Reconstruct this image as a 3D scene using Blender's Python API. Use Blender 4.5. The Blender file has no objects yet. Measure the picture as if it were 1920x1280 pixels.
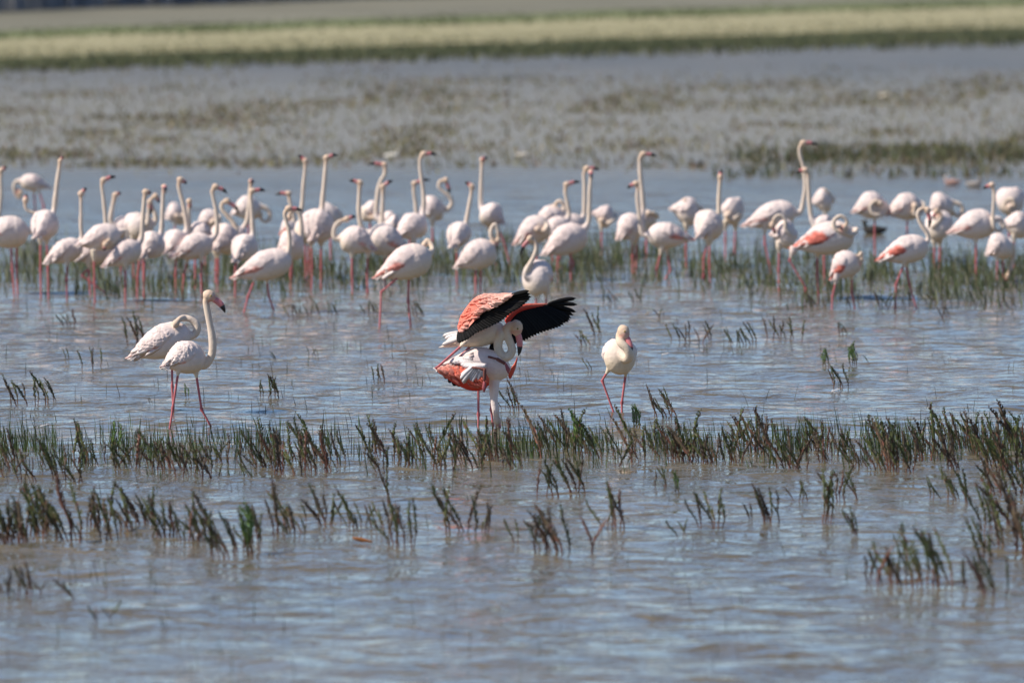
import bpy, math, random
import numpy as np
from mathutils import Vector
random.seed(7)
rng = np.random.default_rng(7)
scene = bpy.context.scene
col = scene.collection

# ------------------------------------------------------------------ camera, sky, sun, exposure
FPX, PITCH, CAMH = 16320.0, math.atan(960 / 16320.0), 5.493
cam_d = bpy.data.cameras.new('camera')
cam = bpy.data.objects.new('camera', cam_d)
col.objects.link(cam)
cam.location = (0, 0, CAMH)
cam.rotation_euler = (math.pi / 2 - PITCH, 0, 0)
cam_d.sensor_width = 36.0
cam_d.lens = FPX / 1920 * 36.0
cam_d.clip_start = 1.0
cam_d.clip_end = 12000
cam_d.dof.use_dof = True
cam_d.dof.focus_distance = 80.5
cam_d.dof.aperture_fstop = 2.15
scene.camera = cam

SUN = Vector((-0.86, -0.20, 0.88)).normalized()          # towards the sun
w = bpy.data.worlds.new('World')
scene.world = w
w.use_nodes = True
nt = w.node_tree
nt.nodes.clear()
sky = nt.nodes.new('ShaderNodeTexSky')
sky.sky_type = 'NISHITA'
sky.sun_disc = False
sky.sun_elevation = math.asin(SUN.z)
sky.sun_rotation = math.atan2(SUN.x, SUN.y)
sky.air_density = 0.65
sky.dust_density = 0.0
sky.ozone_density = 3.2
bg = nt.nodes.new('ShaderNodeBackground')
bg.inputs['Strength'].default_value = 0.12
out = nt.nodes.new('ShaderNodeOutputWorld')
nt.links.new(sky.outputs[0], bg.inputs['Color'])
nt.links.new(bg.outputs[0], out.inputs['Surface'])
sun_d = bpy.data.lights.new('sun', 'SUN')
sun_d.energy = 5.0
sun_d.angle = math.radians(0.53)
sun_d.color = (1.0, 0.93, 0.83)
sun = bpy.data.objects.new('sun', sun_d)
sun.rotation_euler = SUN.to_track_quat('Z', 'Y').to_euler()
sun.location = (-60, 60, 80)
col.objects.link(sun)
scene.view_settings.view_transform = 'Standard'
scene.view_settings.look = 'None'
scene.view_settings.exposure = 0.25
scene.view_settings.gamma = 1.0
scene.cycles.use_denoising = True
scene.cycles.max_bounces = 6

# ------------------------------------------------------------------ picture point -> place
_cp, _sp = math.cos(PITCH), math.sin(PITCH)
def ray(px, py):
    x, y = (px - 960) / FPX, (640 - py) / FPX
    return Vector((x, _cp + y * _sp, y * _cp - _sp))
def at(px, py, z=0.0):
    r = ray(px, py)
    return Vector((0, 0, CAMH)) + r * ((z - CAMH) / r.z)
def on_depth(px, py, Y):
    r = ray(px, py)
    return Vector((0, 0, CAMH)) + r * (Y / r.y)
def px_per_m(Y):
    return FPX / Y

# ------------------------------------------------------------------ materials
def nodes(name):
    m = bpy.data.materials.new(name)
    m.use_nodes = True
    n = m.node_tree
    b = n.nodes['Principled BSDF']
    return m, n, b
def vcol_mat(name, rough=0.6, bump=0.0, bscale=60, var=0.0, vscale=20, spec=0.3, rnd=0.0, stretch=None, transl=0.0):
    m, n, b = nodes(name)
    a = n.nodes.new('ShaderNodeAttribute'); a.attribute_name = 'Col'
    src = a.outputs['Color']
    tc = n.nodes.new('ShaderNodeTexCoord')
    co = tc.outputs['Object']
    if stretch:
        mp = n.nodes.new('ShaderNodeMapping'); mp.inputs['Scale'].default_value = stretch
        n.links.new(co, mp.inputs['Vector']); co = mp.outputs['Vector']
    if var:
        t = n.nodes.new('ShaderNodeTexNoise'); t.inputs['Scale'].default_value = vscale; t.inputs['Detail'].default_value = 4
        n.links.new(co, t.inputs['Vector'])
        r = n.nodes.new('ShaderNodeMapRange'); r.inputs[1].default_value = .3; r.inputs[2].default_value = .7
        r.inputs[3].default_value = 1 - var; r.inputs[4].default_value = 1 + var * .6
        n.links.new(t.outputs['Fac'], r.inputs[0])
        mx = n.nodes.new('ShaderNodeMix'); mx.data_type = 'RGBA'; mx.blend_type = 'MULTIPLY'; mx.inputs[0].default_value = 1
        n.links.new(src, mx.inputs[6]); n.links.new(r.outputs[0], mx.inputs[7]); src = mx.outputs[2]
    if rnd:
        oi = n.nodes.new('ShaderNodeObjectInfo')
        r = n.nodes.new('ShaderNodeMapRange'); r.inputs[3].default_value = 1 - rnd; r.inputs[4].default_value = 1 + rnd
        n.links.new(oi.outputs['Random'], r.inputs[0])
        mx = n.nodes.new('ShaderNodeMix'); mx.data_type = 'RGBA'; mx.blend_type = 'MULTIPLY'; mx.inputs[0].default_value = 1
        n.links.new(src, mx.inputs[6]); n.links.new(r.outputs[0], mx.inputs[7]); src = mx.outputs[2]
    n.links.new(src, b.inputs['Base Color'])
    b.inputs['Roughness'].default_value = rough
    b.inputs['Specular IOR Level'].default_value = spec
    if bump:
        t = n.nodes.new('ShaderNodeTexNoise'); t.inputs['Scale'].default_value = bscale; t.inputs['Detail'].default_value = 3
        n.links.new(co, t.inputs['Vector'])
        bp = n.nodes.new('ShaderNodeBump'); bp.inputs['Strength'].default_value = bump; bp.inputs['Distance'].default_value = .01
        n.links.new(t.outputs['Fac'], bp.inputs['Height']); n.links.new(bp.outputs[0], b.inputs['Normal'])
    if transl:
        tr = n.nodes.new('ShaderNodeBsdfTranslucent'); n.links.new(src, tr.inputs['Color'])
        ms = n.nodes.new('ShaderNodeMixShader'); ms.inputs[0].default_value = transl
        n.links.new(b.outputs[0], ms.inputs[1]); n.links.new(tr.outputs[0], ms.inputs[2])
        n.links.new(ms.outputs[0], n.nodes['Material Output'].inputs['Surface'])
    return m
M_PLUME = vcol_mat('plumage', .75, .35, 55, .07, 26, .15)
M_WING = vcol_mat('wing_feathers', .7, .5, 70, .10, 30, .2, stretch=(1, 1, 2.2))
M_FLIGHT = vcol_mat('flight_feathers', .8, .2, 120, .15, 60, .08, rnd=.25)
M_BILL = vcol_mat('bill_horn', .35, .1, 80, .1, 40, .5)
M_STEM = vcol_mat('glasswort_stem', .6, .3, 8, .35, 6, .3, rnd=.35)
M_REED = vcol_mat('reed_blades', .6, 0, 1, .25, 1.5, .25, transl=.3)
M_DRY = vcol_mat('dry_grass_blades', .75, 0, 1, .2, .5, .15, transl=.25)

# ------------------------------------------------------------------ object helpers
def prop(o, label=None, cat=None, group=None, kind=None):
    if label: o['label'] = label
    if cat: o['category'] = cat
    if group: o['group'] = group
    if kind: o['kind'] = kind
    return o
def empty(name, loc):
    o = bpy.data.objects.new(name, None)
    o.empty_display_size = .2
    o.location = loc
    col.objects.link(o)
    return o
def mesh_from(name, v, f, c=None, mat=None, smooth=True):
    me = bpy.data.meshes.new(name)
    me.from_pydata([tuple(p) for p in v], [], [tuple(int(i) for i in q) for q in f])
    if c is not None:
        a = me.color_attributes.new('Col', 'FLOAT_COLOR', 'POINT')
        c = np.asarray(c, dtype=np.float32)
        if c.shape[1] == 3:
            c = np.hstack([c, np.ones((len(c), 1), np.float32)])
        a.data.foreach_set('color', c.ravel())
    if mat: me.materials.append(mat)
    if smooth: me.polygons.foreach_set('use_smooth', [True] * len(me.polygons))
    me.update()
    return me
def put(name, me, parent=None):
    o = bpy.data.objects.new(name, me)
    if parent: o.parent = parent
    col.objects.link(o)
    return o
def sm(a, b, x):
    t = np.clip((x - a) / (b - a), 0, 1)
    return t * t * (3 - 2 * t)
def mixc(a, b, t):
    t = np.asarray(t)[..., None]
    return np.asarray(a) * (1 - t) + np.asarray(b) * t
def spline(P, n):
    P = np.array(P, float)
    if len(P) == 2:
        return P[0] + (P[1] - P[0]) * np.linspace(0, 1, n)[:, None]
    Q = np.vstack([2 * P[0] - P[1], P, 2 * P[-1] - P[-2]])
    d = np.linalg.norm(np.diff(P, axis=0), axis=1)
    cum = np.concatenate([[0], np.cumsum(d)])
    o = []
    for s in np.linspace(0, cum[-1], n):
        k = min(max(np.searchsorted(cum, s, side='right') - 1, 0), len(P) - 2)
        t = (s - cum[k]) / max(d[k], 1e-9)
        a, b, c, e = Q[k], Q[k + 1], Q[k + 2], Q[k + 3]
        o.append(.5 * (2 * b + (c - a) * t + (2 * a - 5 * b + 4 * c - e) * t * t + (3 * b - a - 3 * c + e) * t ** 3))
    return np.array(o)
def frames(C):
    T = np.gradient(C, axis=0)
    T /= np.linalg.norm(T, axis=1)[:, None] + 1e-12
    N = np.zeros_like(T)
    ref = np.array([0, 1, 0.])
    if abs(T[0] @ ref) > .9: ref = np.array([0, 0, 1.])
    n = ref - T[0] * (ref @ T[0])
    for i in range(len(T)):
        n = n - T[i] * (n @ T[i])
        n /= np.linalg.norm(n) + 1e-12
        N[i] = n
    return T, N, np.cross(T, N)
def tube(C, R, k=10, flat=1.0):
    """Closed tube round the curve C; flat scales it across the picture's depth."""
    C = np.asarray(C, float); R = np.asarray(R, float)
    T, N, Bn = frames(C)
    a = np.linspace(0, 2 * np.pi, k, endpoint=False)
    ring = C[:, None] + R[:, None, None] * (flat * np.cos(a)[None, :, None] * N[:, None] + np.sin(a)[None, :, None] * Bn[:, None])
    v = np.vstack([ring.reshape(-1, 3), C[0], C[-1]])
    n = len(C); f = []
    for i in range(n - 1):
        for j in range(k):
            f.append((i * k + j, i * k + (j + 1) % k, (i + 1) * k + (j + 1) % k, (i + 1) * k + j))
    for j in range(k):
        f.append((n * k, (j + 1) % k, j))
        f.append((n * k + 1, (n - 1) * k + j, (n - 1) * k + (j + 1) % k))
    return v, f
class Acc:
    def __init__(s): s.v, s.f, s.c, s.n = [], [], [], 0
    def add(s, v, f, c=None):
        v = np.asarray(v); s.v.append(v)
        s.f += [tuple(i + s.n for i in q) for q in f]
        if c is not None:
            c = np.asarray(c, float)
            s.c.append(np.tile(c, (len(v), 1)) if c.ndim == 1 else c)
        s.n += len(v)
    def mesh(s, name, mat, smooth=True):
        return mesh_from(name, np.vstack(s.v), s.f, np.vstack(s.c) if s.c else None, mat, smooth)

# ------------------------------------------------------------------ the setting: water, shore, fields
def water_mat():
    m, n, b = nodes('shallow_water')
    tc = n.nodes.new('ShaderNodeTexCoord')
    def noise(sx, sy, scale, detail, rough=.5, dist=0):
        mp = n.nodes.new('ShaderNodeMapping'); mp.inputs['Scale'].default_value = (sx, sy, 1)
        mp.inputs['Rotation'].default_value = (0, 0, .12)
        n.links.new(tc.outputs['Object'], mp.inputs['Vector'])
        t = n.nodes.new('ShaderNodeTexNoise'); t.inputs['Scale'].default_value = scale; t.inputs['Detail'].default_value = detail
        t.inputs['Roughness'].default_value = rough; t.inputs['Distortion'].default_value = dist
        n.links.new(mp.outputs[0], t.inputs['Vector'])
        return t.outputs['Fac']
    def bump(h, d, prev=None):
        bp = n.nodes.new('ShaderNodeBump'); bp.inputs['Strength'].default_value = 1; bp.inputs['Distance'].default_value = d
        n.links.new(h, bp.inputs['Height'])
        if prev: n.links.new(prev, bp.inputs['Normal'])
        return bp.outputs[0]
    a = bump(noise(1, 1.3, 1.6, 2, .5, .6), WAVE[0])
    a = bump(noise(1, 1.2, 5.5, 2, .55, .4), WAVE[1], a)
    a = bump(noise(1, 1.1, 17, 1, .5), WAVE[2], a)
    n.links.new(a, b.inputs['Normal'])
    # silt in patches
    r = n.nodes.new('ShaderNodeValToRGB')
    r.color_ramp.elements[0].position = .3; r.color_ramp.elements[0].color = (*SILT[0], 1)
    r.color_ramp.elements[1].position = .7; r.color_ramp.elements[1].color = (*SILT[1], 1)
    n.links.new(noise(1, .5, .35, 3), r.inputs[0])
    # the marsh behind the flock is shallower: pale mud shows through there
    sy = n.nodes.new('ShaderNodeSeparateXYZ'); n.links.new(tc.outputs['Object'], sy.inputs[0])
    ma = n.nodes.new('ShaderNodeMapRange'); ma.interpolation_type = 'SMOOTHSTEP'; ma.inputs[1].default_value = 132; ma.inputs[2].default_value = 152
    mb = n.nodes.new('ShaderNodeMapRange'); mb.interpolation_type = 'SMOOTHSTEP'; mb.inputs[1].default_value = 205; mb.inputs[2].default_value = 170
    n.links.new(sy.outputs['Y'], ma.inputs[0]); n.links.new(sy.outputs['Y'], mb.inputs[0])
    mm = n.nodes.new('ShaderNodeMath'); mm.operation = 'MULTIPLY'; n.links.new(ma.outputs[0], mm.inputs[0]); n.links.new(mb.outputs[0], mm.inputs[1])
    mx = n.nodes.new('ShaderNodeMix'); mx.data_type = 'RGBA'; mx.inputs[7].default_value = (.23, .195, .125, 1)
    n.links.new(mm.outputs[0], mx.inputs[0]); n.links.new(r.outputs[0], mx.inputs[6])
    n.links.new(mx.outputs[2], b.inputs['Base Color'])
    # beyond the relief the ripples are finer than the eye resolves: they act as roughness
    sx = n.nodes.new('ShaderNodeSeparateXYZ'); n.links.new(tc.outputs['Object'], sx.inputs[0])
    mr = n.nodes.new('ShaderNodeMapRange'); mr.inputs[1].default_value = 105; mr.inputs[2].default_value = 150
    mr.inputs[3].default_value = .06; mr.inputs[4].default_value = .33
    n.links.new(sx.outputs['Y'], mr.inputs[0]); n.links.new(mr.outputs[0], b.inputs['Roughness'])
    b.inputs['IOR'].default_value = 1.333
    return m
WAVE = (.10, .03, .005)
SILT = ((.11, .092, .056), (.155, .126, .08))
def sheet(name, pts, mat, z):
    me = bpy.data.meshes.new(name)
    me.from_pydata([(x, y, z) for x, y in pts], [], [tuple(range(len(pts)))])
    me.materials.append(mat)
    return prop(put(name, me), kind='structure')
def water_mesh():
    """One sheet of water; in the near part of the view its ripples are real relief, fading to flat at the rim of that part."""
    D0, D1, nc = 50.0, 150.0, 200
    rows = [D0]
    while rows[-1] < D1: rows.append(rows[-1] + .055 + .0011 * (rows[-1] - D0))
    Y = np.array(rows); nr_ = len(Y)
    u = np.linspace(-1, 1, nc)
    X = u[None] * (.075 * Y)[:, None]
    YY = np.repeat(Y[:, None], nc, 1)
    Z = np.zeros_like(X)
    r = np.random.default_rng(21)
    for i in range(46):
        lam = .28 * (1.9 / .28) ** r.random()
        th = r.normal(-.15, .5) + math.pi / 2
        kx, ky = math.cos(th) * 2 * math.pi / lam, math.sin(th) * 2 * math.pi / lam
        amp = WAVE_SLOPE * (2 / 46) ** .5 * lam / (2 * math.pi)
        ph = X * kx + YY * ky + r.uniform(0, 6.28)
        # crests a little sharper than troughs, in gusty groups
        grp = .75 + .5 * np.sin(X * kx * .13 + YY * ky * .09 + i) * np.sin(YY * .21 + i * 1.7)
        Z += amp * grp * (np.sin(ph) + .18 * np.sin(2 * ph + 1.57))
    fade = np.minimum(1, np.minimum((1 - np.abs(u))[None] * 14, np.minimum((YY - D0) / 2, (D1 - YY) / 35)))
    Z *= np.clip(fade, 0, 1)
    for fx, fy, am in [(318, 803, .010), (397, 801, .012), (897, 803, .008), (932, 800, .010), (1151, 774, .012), (1166, 775, .010), (325, 772, .006), (457, 587, .008), (515, 586, .01), (712, 611, .008), (769, 608, .008), (1508, 535, .01)]:
        c0 = at(fx, fy); rr_ = np.hypot(X - c0.x, (YY - c0.y))
        Z += am * np.exp(-rr_ / .45) * np.sin(2 * math.pi * rr_ / .27 + fx)
    V = np.stack([X, YY, Z], 2).reshape(-1, 3)
    idx = np.arange(nr_ * nc).reshape(nr_, nc)
    q = np.stack([idx[:-1, :-1], idx[:-1, 1:], idx[1:, 1:], idx[1:, :-1]], 2).reshape(-1, 4)
    xa, xb = .075 * Y[0], .075 * Y[-1]
    ye = float(Y[-1])
    n0 = len(V)
    ext = [(-2500, -60, 0), (2500, -60, 0), (2500, D0, 0), (-2500, D0, 0), (-2500, ye, 0), (2500, ye, 0), (2500, 2500, 0), (-2500, 2500, 0)]
    V = np.vstack([V, ext])
    c = [int(idx[0, 0]), int(idx[0, -1]), int(idx[-1, 0]), int(idx[-1, -1])]
    big = [(n0, n0 + 1, n0 + 2, c[1], c[0], n0 + 3), (n0 + 3, c[0], c[2], n0 + 4), (c[1], n0 + 2, n0 + 5, c[3]), (n0 + 4, c[2], c[3], n0 + 5, n0 + 6, n0 + 7)]
    me = bpy.data.meshes.new('water')
    nq = len(q); tot = nq * 4 + sum(len(b) for b in big)
    me.vertices.add(len(V)); me.vertices.foreach_set('co', V.astype(np.float32).ravel())
    me.loops.add(tot)
    me.loops.foreach_set('vertex_index', np.concatenate([q.ravel(), np.concatenate([np.array(b) for b in big])]).astype(np.int32))
    me.polygons.add(nq + len(big))
    st = list(range(0, nq * 4, 4)); k = nq * 4
    for b in big: st.append(k); k += len(b)
    me.polygons.foreach_set('loop_start', np.array(st, np.int32))
    me.update(calc_edges=True)
    me.polygons.foreach_set('use_smooth', [True] * nq + [False] * len(big))
    me.materials.append(water_mat())
    return me
WAVE_SLOPE = .073
prop(put('water', water_mesh()), kind='structure')
def earth_mat(name, c0, c1, scale=.6, c2=None):
    m, n, b = nodes(name)
    tc = n.nodes.new('ShaderNodeTexCoord')
    t = n.nodes.new('ShaderNodeTexNoise'); t.inputs['Scale'].default_value = scale; t.inputs['Detail'].default_value = 8; t.inputs['Roughness'].default_value = .65
    n.links.new(tc.outputs['Object'], t.inputs['Vector'])
    r = n.nodes.new('ShaderNodeValToRGB')
    r.color_ramp.elements[0].position = .32; r.color_ramp.elements[0].color = (*c0, 1)
    r.color_ramp.elements[1].position = .68; r.color_ramp.elements[1].color = (*c1, 1)
    n.links.new(t.outputs['Fac'], r.inputs[0]); n.links.new(r.outputs[0], b.inputs['Base Color'])
    b.inputs['Roughness'].default_value = .9; b.inputs['Specular IOR Level'].default_value = .1
    bp = n.nodes.new('ShaderNodeBump'); bp.inputs['Distance'].default_value = .05
    n.links.new(t.outputs['Fac'], bp.inputs['Height']); n.links.new(bp.outputs[0], b.inputs['Normal'])
    return m
# the far bank runs at a slant: each line is given by its height in the picture at the left and right edge
def line_pt(y0, y1, u, z=0):
    return at(1920 * u, y0 + (y1 - y0) * u, z)
US = np.linspace(-.6, 1.25, 38)
def strip(name, l0, l1, z0, z1, mat, wob=0.0, nv=5):
    v, f = [], []
    for i, u in enumerate(US):
        a, b = line_pt(*l0, u, z0), line_pt(*l1, u, z1)
        for j in range(nv + 1):
            t = j / nv
            k = wob * math.sin(i * 2.1 + j * 1.7) * (1 if 0 < j < nv else .4)
            p = a.lerp(b, t)
            v.append((p.x, p.y + k, z0 + (z1 - z0) * t + .02 * math.sin(i * 1.3 + j * 2.9)))
    n = nv + 1
    for i in range(len(US) - 1):
        for j in range(nv):
            f.append((i * n + j, (i + 1) * n + j, (i + 1) * n + j + 1, i * n + j + 1))
    return prop(put(name, mesh_from(name, v, f, None, mat)), kind='structure')
M_MUD = earth_mat('marsh_soil', (.045, .055, .022), (.085, .085, .04))
M_STRAW = earth_mat('dry_grass_ground', (.28, .26, .15), (.35, .315, .195), .25)
M_MEADOW = earth_mat('meadow_ground', (.14, .17, .075), (.19, .20, .11), .2)
M_FALLOW = earth_mat('fallow_ground', (.155, .15, .115), (.21, .20, .155), .12)
strip('marsh_edge', (134, 84), (108, 50), -.03, .12, M_MUD, .5)
strip('dry_grass_field', (108.5, 50.5), (72, 10), .125, .2, M_STRAW, .4)
strip('green_verge', (72.5, 10.5), (58, -4), .205, .24, M_MEADOW, .4)
strip('fallow_field', (58.5, -3.5), (22, -42), .245, .35, M_FALLOW, .3)
# beyond the fields, ground to the horizon
fl = [line_pt(23, -41, u, .34) for u in (-.6, 0, .5, 1, 1.25)]
sheet('far_plain', [(-2500, fl[0].y - 10)] + [(p.x, p.y) for p in fl] + [(2500, fl[-1].y + 300), (2500, 5000), (-2500, 5000)], M_FALLOW, .34)

# ------------------------------------------------------------------ blades: reeds, sedge, grass (nobody could count them)
def blades(name, P, H, W, C, mat, lean=.25, bend=.3, nat=2, label=None):
    """One mesh of tapered bent blades. P base points (n,3), H heights, W widths, C (n,3)."""
    n = len(P)
    th = rng.uniform(0, 2 * np.pi, n)
    side = np.stack([np.cos(th * .25 - .4), np.sin(th) * .6, np.zeros(n)], 1)
    le = rng.normal(0, lean, (n, 2)) + np.array([-.10, 0])
    V = np.zeros((n, 5, 3))
    for k, t in enumerate((0, .55, 1)):
        c = P.copy()
        c[:, 2] += H * t
        c[:, :2] += le * (H * (t * (1 - bend) + bend * t * t))[:, None]
        ww = W * (1, .8, 0)[k] * .5
        if k < 2:
            V[:, 2 * k] = c - side * ww[:, None]; V[:, 2 * k + 1] = c + side * ww[:, None]
        else:
            V[:, 4] = c
    base = np.arange(n)[:, None] * 5
    F = np.concatenate([base + np.array([0, 1, 3]), base + np.array([0, 3, 2]), base + np.array([2, 3, 4])])
    me = bpy.data.meshes.new(name)
    me.vertices.add(n * 5); me.vertices.foreach_set('co', V.astype(np.float32).ravel())
    me.loops.add(len(F) * 3); me.loops.foreach_set('vertex_index', F.astype(np.int32).ravel())
    me.polygons.add(len(F)); me.polygons.foreach_set('loop_start', np.arange(0, len(F) * 3, 3, dtype=np.int32))
    me.update(calc_edges=True)
    cc = np.ones((n, 5, 4), np.float32); cc[:, :, :3] = C[:, None]
    a = me.color_attributes.new('Col', 'FLOAT_COLOR', 'POINT'); a.data.foreach_set('color', cc.ravel())
    me.materials.append(mat)
    o = put(name, me)
    prop(o, label, None, None, 'stuff')
    return o
def vnoise(x, y, seed):
    """Smooth 2D value noise, 0..1."""
    r = np.random.default_rng(seed).random((64, 64))
    xi, yi = np.floor(x).astype(int), np.floor(y).astype(int)
    fx, fy = x - xi, y - yi
    fx, fy = fx * fx * (3 - 2 * fx), fy * fy * (3 - 2 * fy)
    g = lambda i, j: r[i % 64, j % 64]
    return (g(xi, yi) * (1 - fx) + g(xi + 1, yi) * fx) * (1 - fy) + (g(xi, yi + 1) * (1 - fx) + g(xi + 1, yi + 1) * fx) * fy
def ground_pts(px, py, z=0):
    x, y = (px - 960) / FPX, (640 - py) / FPX
    rx, ry, rz = x, _cp + y * _sp, y * _cp - _sp
    t = (z - CAMH) / rz
    return np.stack([rx * t, ry * t, np.full_like(rx, z)], 1)
def scatter(n, x0, x1, y0, y1, dens=None):
    """n points over a patch of ground (given by the picture corners), thinned by dens(px, py)."""
    o = []; got = 0
    while got < n:
        px, py = rng.uniform(x0, x1, n), rng.uniform(y0, y1, n)
        k = np.ones(n) if dens is None else dens(px, py)
        s = rng.random(n) < k
        o.append(np.stack([px[s], py[s]], 1)); got += s.sum()
    o = np.vstack(o)[:n]
    return o[:, 0], o[:, 1]
def colours(n, *cs, jit=.15):
    cs = np.array(cs)
    k = rng.integers(0, len(cs), n)
    return np.clip(cs[k] * (1 + rng.normal(0, jit, (n, 1))), .005, 1)

# belt of soft green reeds the flock stands in
def d_flock(px, py):
    c = 508 + 12 * np.sin(px / 210) + 10 * (px > 1500)
    b = np.exp(-((py - c) / 34) ** 2)
    return b * (.25 + .75 * sm(.35, .65, vnoise(px / 55, py / 16, 3)))
px, py = scatter(6800, -80, 2000, 440, 585, d_flock)
n = len(px)
blades('marsh_reeds', ground_pts(px, py, -.02), rng.uniform(.09, .30, n), rng.uniform(.008, .017, n),
       colours(n, (.15, .18, .075), (.18, .20, .10), (.19, .175, .10), (.09, .11, .05)), M_REED, .22,
       label='soft belt of thin green reeds around the flock')
# thin sedge in the nearer water
def d_mid(px, py):
    b = np.exp(-((py - np.where(px < 1000, 850, 842)) / 24) ** 2)
    return b * (.15 + .85 * sm(.3, .6, vnoise(px / 70, py / 30, 5)))
px, py = scatter(2600, -60, 1980, 790, 905, d_mid)
n = len(px)
blades('marsh_sedge', ground_pts(px, py, -.02), rng.uniform(.10, .27, n), rng.uniform(.005, .010, n),
       colours(n, (.07, .11, .03), (.10, .14, .05), (.06, .07, .03)), M_REED, .12,
       label='thin green sedge growing between the dark stems of the belts')
def d_low(px, py):
    return .12 + .88 * sm(.55, .8, vnoise(px / 90, py / 40, 6)) * (px < 620)
px, py = scatter(150, -40, 1960, 905, 1275, d_low)
n = len(px)
blades('sparse_sedge', ground_pts(px, py, -.02), rng.uniform(.08, .22, n), rng.uniform(.004, .007, n),
       colours(n, (.10, .12, .06), (.12, .10, .07)), M_REED, .10, label='sparse thin grass blades in the open near water')
def d_up(px, py):
    return .1 + .9 * sm(.5, .8, vnoise(px / 80, py / 30, 8))
px, py = scatter(260, -40, 1960, 570, 790, d_up)
n = len(px)
blades('scattered_sedge', ground_pts(px, py, -.02), rng.uniform(.08, .2, n), rng.uniform(.004, .008, n),
       colours(n, (.09, .09, .05), (.08, .10, .045), (.10, .07, .05)), M_REED, .15, label='scattered thin blades standing in the open water')
# sparse marsh behind the flock
def d_back(px, py):
    k = .16 + .84 * sm(.45, .72, vnoise(px / 150 + py / 90, py / 14, 11)) * (.4 + .6 * vnoise(px / 34, py / 9, 12))
    k = k * (.15 + .85 * sm(145, 190, py + px * .015))
    k = np.where((py > 318) & (px < 1300), k * .06, k)
    k = np.where((py > 322), k * .3, k)
    return np.clip(k, 0, 1)
px, py = scatter(16000, -150, 2080, 128, 332, d_back)
n = len(px)
blades('far_marsh_plants', ground_pts(px, py, -.02), rng.uniform(.04, .13, n), rng.uniform(.02, .05, n),
       colours(n, (.25, .23, .11), (.29, .25, .15), (.17, .165, .08), (.22, .15, .11)), M_REED, .3,
       label='sparse olive marsh plants in the shallows behind the flock')
def d_right(px, py):
    k = np.exp(-((py - (297 - (px - 1650) * .01)) / 13) ** 2) * sm(1340, 1480, px) * (.3 + .7 * vnoise(px / 40, py / 10, 14))
    return k + np.exp(-((py - 331) / 6) ** 2) * sm(1250, 1450, px) * .5 * vnoise(px / 30, py / 10, 15)
px, py = scatter(1500, 1250, 2060, 262, 345, d_right)
n = len(px)
blades('reed_bed', ground_pts(px, py, -.02), rng.uniform(.08, .26, n), rng.uniform(.02, .04, n),
       colours(n, (.13, .14, .06), (.16, .13, .08), (.10, .12, .06)), M_REED, .25,
       label='darker bed of green reeds in the water behind the right flamingos')
# fringe of dark green along the far bank, dry grass, and the far wood's edge
u = rng.uniform(-.5, 1.2, 9000); t = rng.random(9000) ** .8
ya = 138 + (88 - 138) * u; yb = 108 + (50 - 108) * u
py_ = ya + (yb - ya) * t + (vnoise(u * 60, u * 0 + 3, 31) - .5) * 10 * t + rng.normal(0, 2, 9000)
blades('bank_reeds', ground_pts(1920 * u, py_, .0), rng.uniform(.08, .22, 9000), rng.uniform(.03, .07, 9000),
       colours(9000, (.12, .135, .06), (.15, .145, .075), (.115, .13, .07)), M_REED, .25, label='dark green reeds fringing the far bank')
u = rng.uniform(-.5, 1.2, 12000); t = rng.random(12000)
ya = 110 + (52 - 110) * u; yb = 72 + (10 - 72) * u
blades('dry_grass', ground_pts(1920 * u, ya + (yb - ya) * t + rng.normal(0, 2.5, 12000), .12), rng.uniform(.04, .10, 12000), rng.uniform(.03, .08, 12000),
       colours(12000, (.37, .335, .20), (.34, .31, .18), (.30, .29, .16)), M_DRY, .4, label='pale dry grass covering the far bank')
u = rng.uniform(-.5, 1.2, 5000); t = rng.random(5000)
ya = 74 + (12 - 74) * u; yb = 58 + (-4 - 58) * u
blades('verge_grass', ground_pts(1920 * u, ya + (yb - ya) * t + rng.normal(0, 3.5, 5000), .2), rng.uniform(.05, .12, 5000), rng.uniform(.03, .07, 5000),
       colours(5000, (.14, .17, .07), (.17, .19, .09)), M_DRY, .3, label='strip of green grass behind the dry grass')
# the far wood: crowded young stems and leaves that read as one dark mass
wp, wh, ww_, wc = [], [], [], []
for k in range(7000):
    uu = random.uniform(-.6, 1.25)
    k_ = random.uniform(-7, 1)
    p = line_pt(21 + k_, -45 + k_, uu, .34)
    wp.append((p.x, p.y, .3)); wh.append(random.uniform(1.2, 4.2)); ww_.append(random.uniform(.06, .22))
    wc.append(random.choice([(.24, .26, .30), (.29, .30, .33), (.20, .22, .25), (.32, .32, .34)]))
blades('far_wood', np.array(wp), np.array(wh), np.array(ww_), np.array(wc), M_REED, .06, label='grey mass of a far wood beyond the fields')
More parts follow.
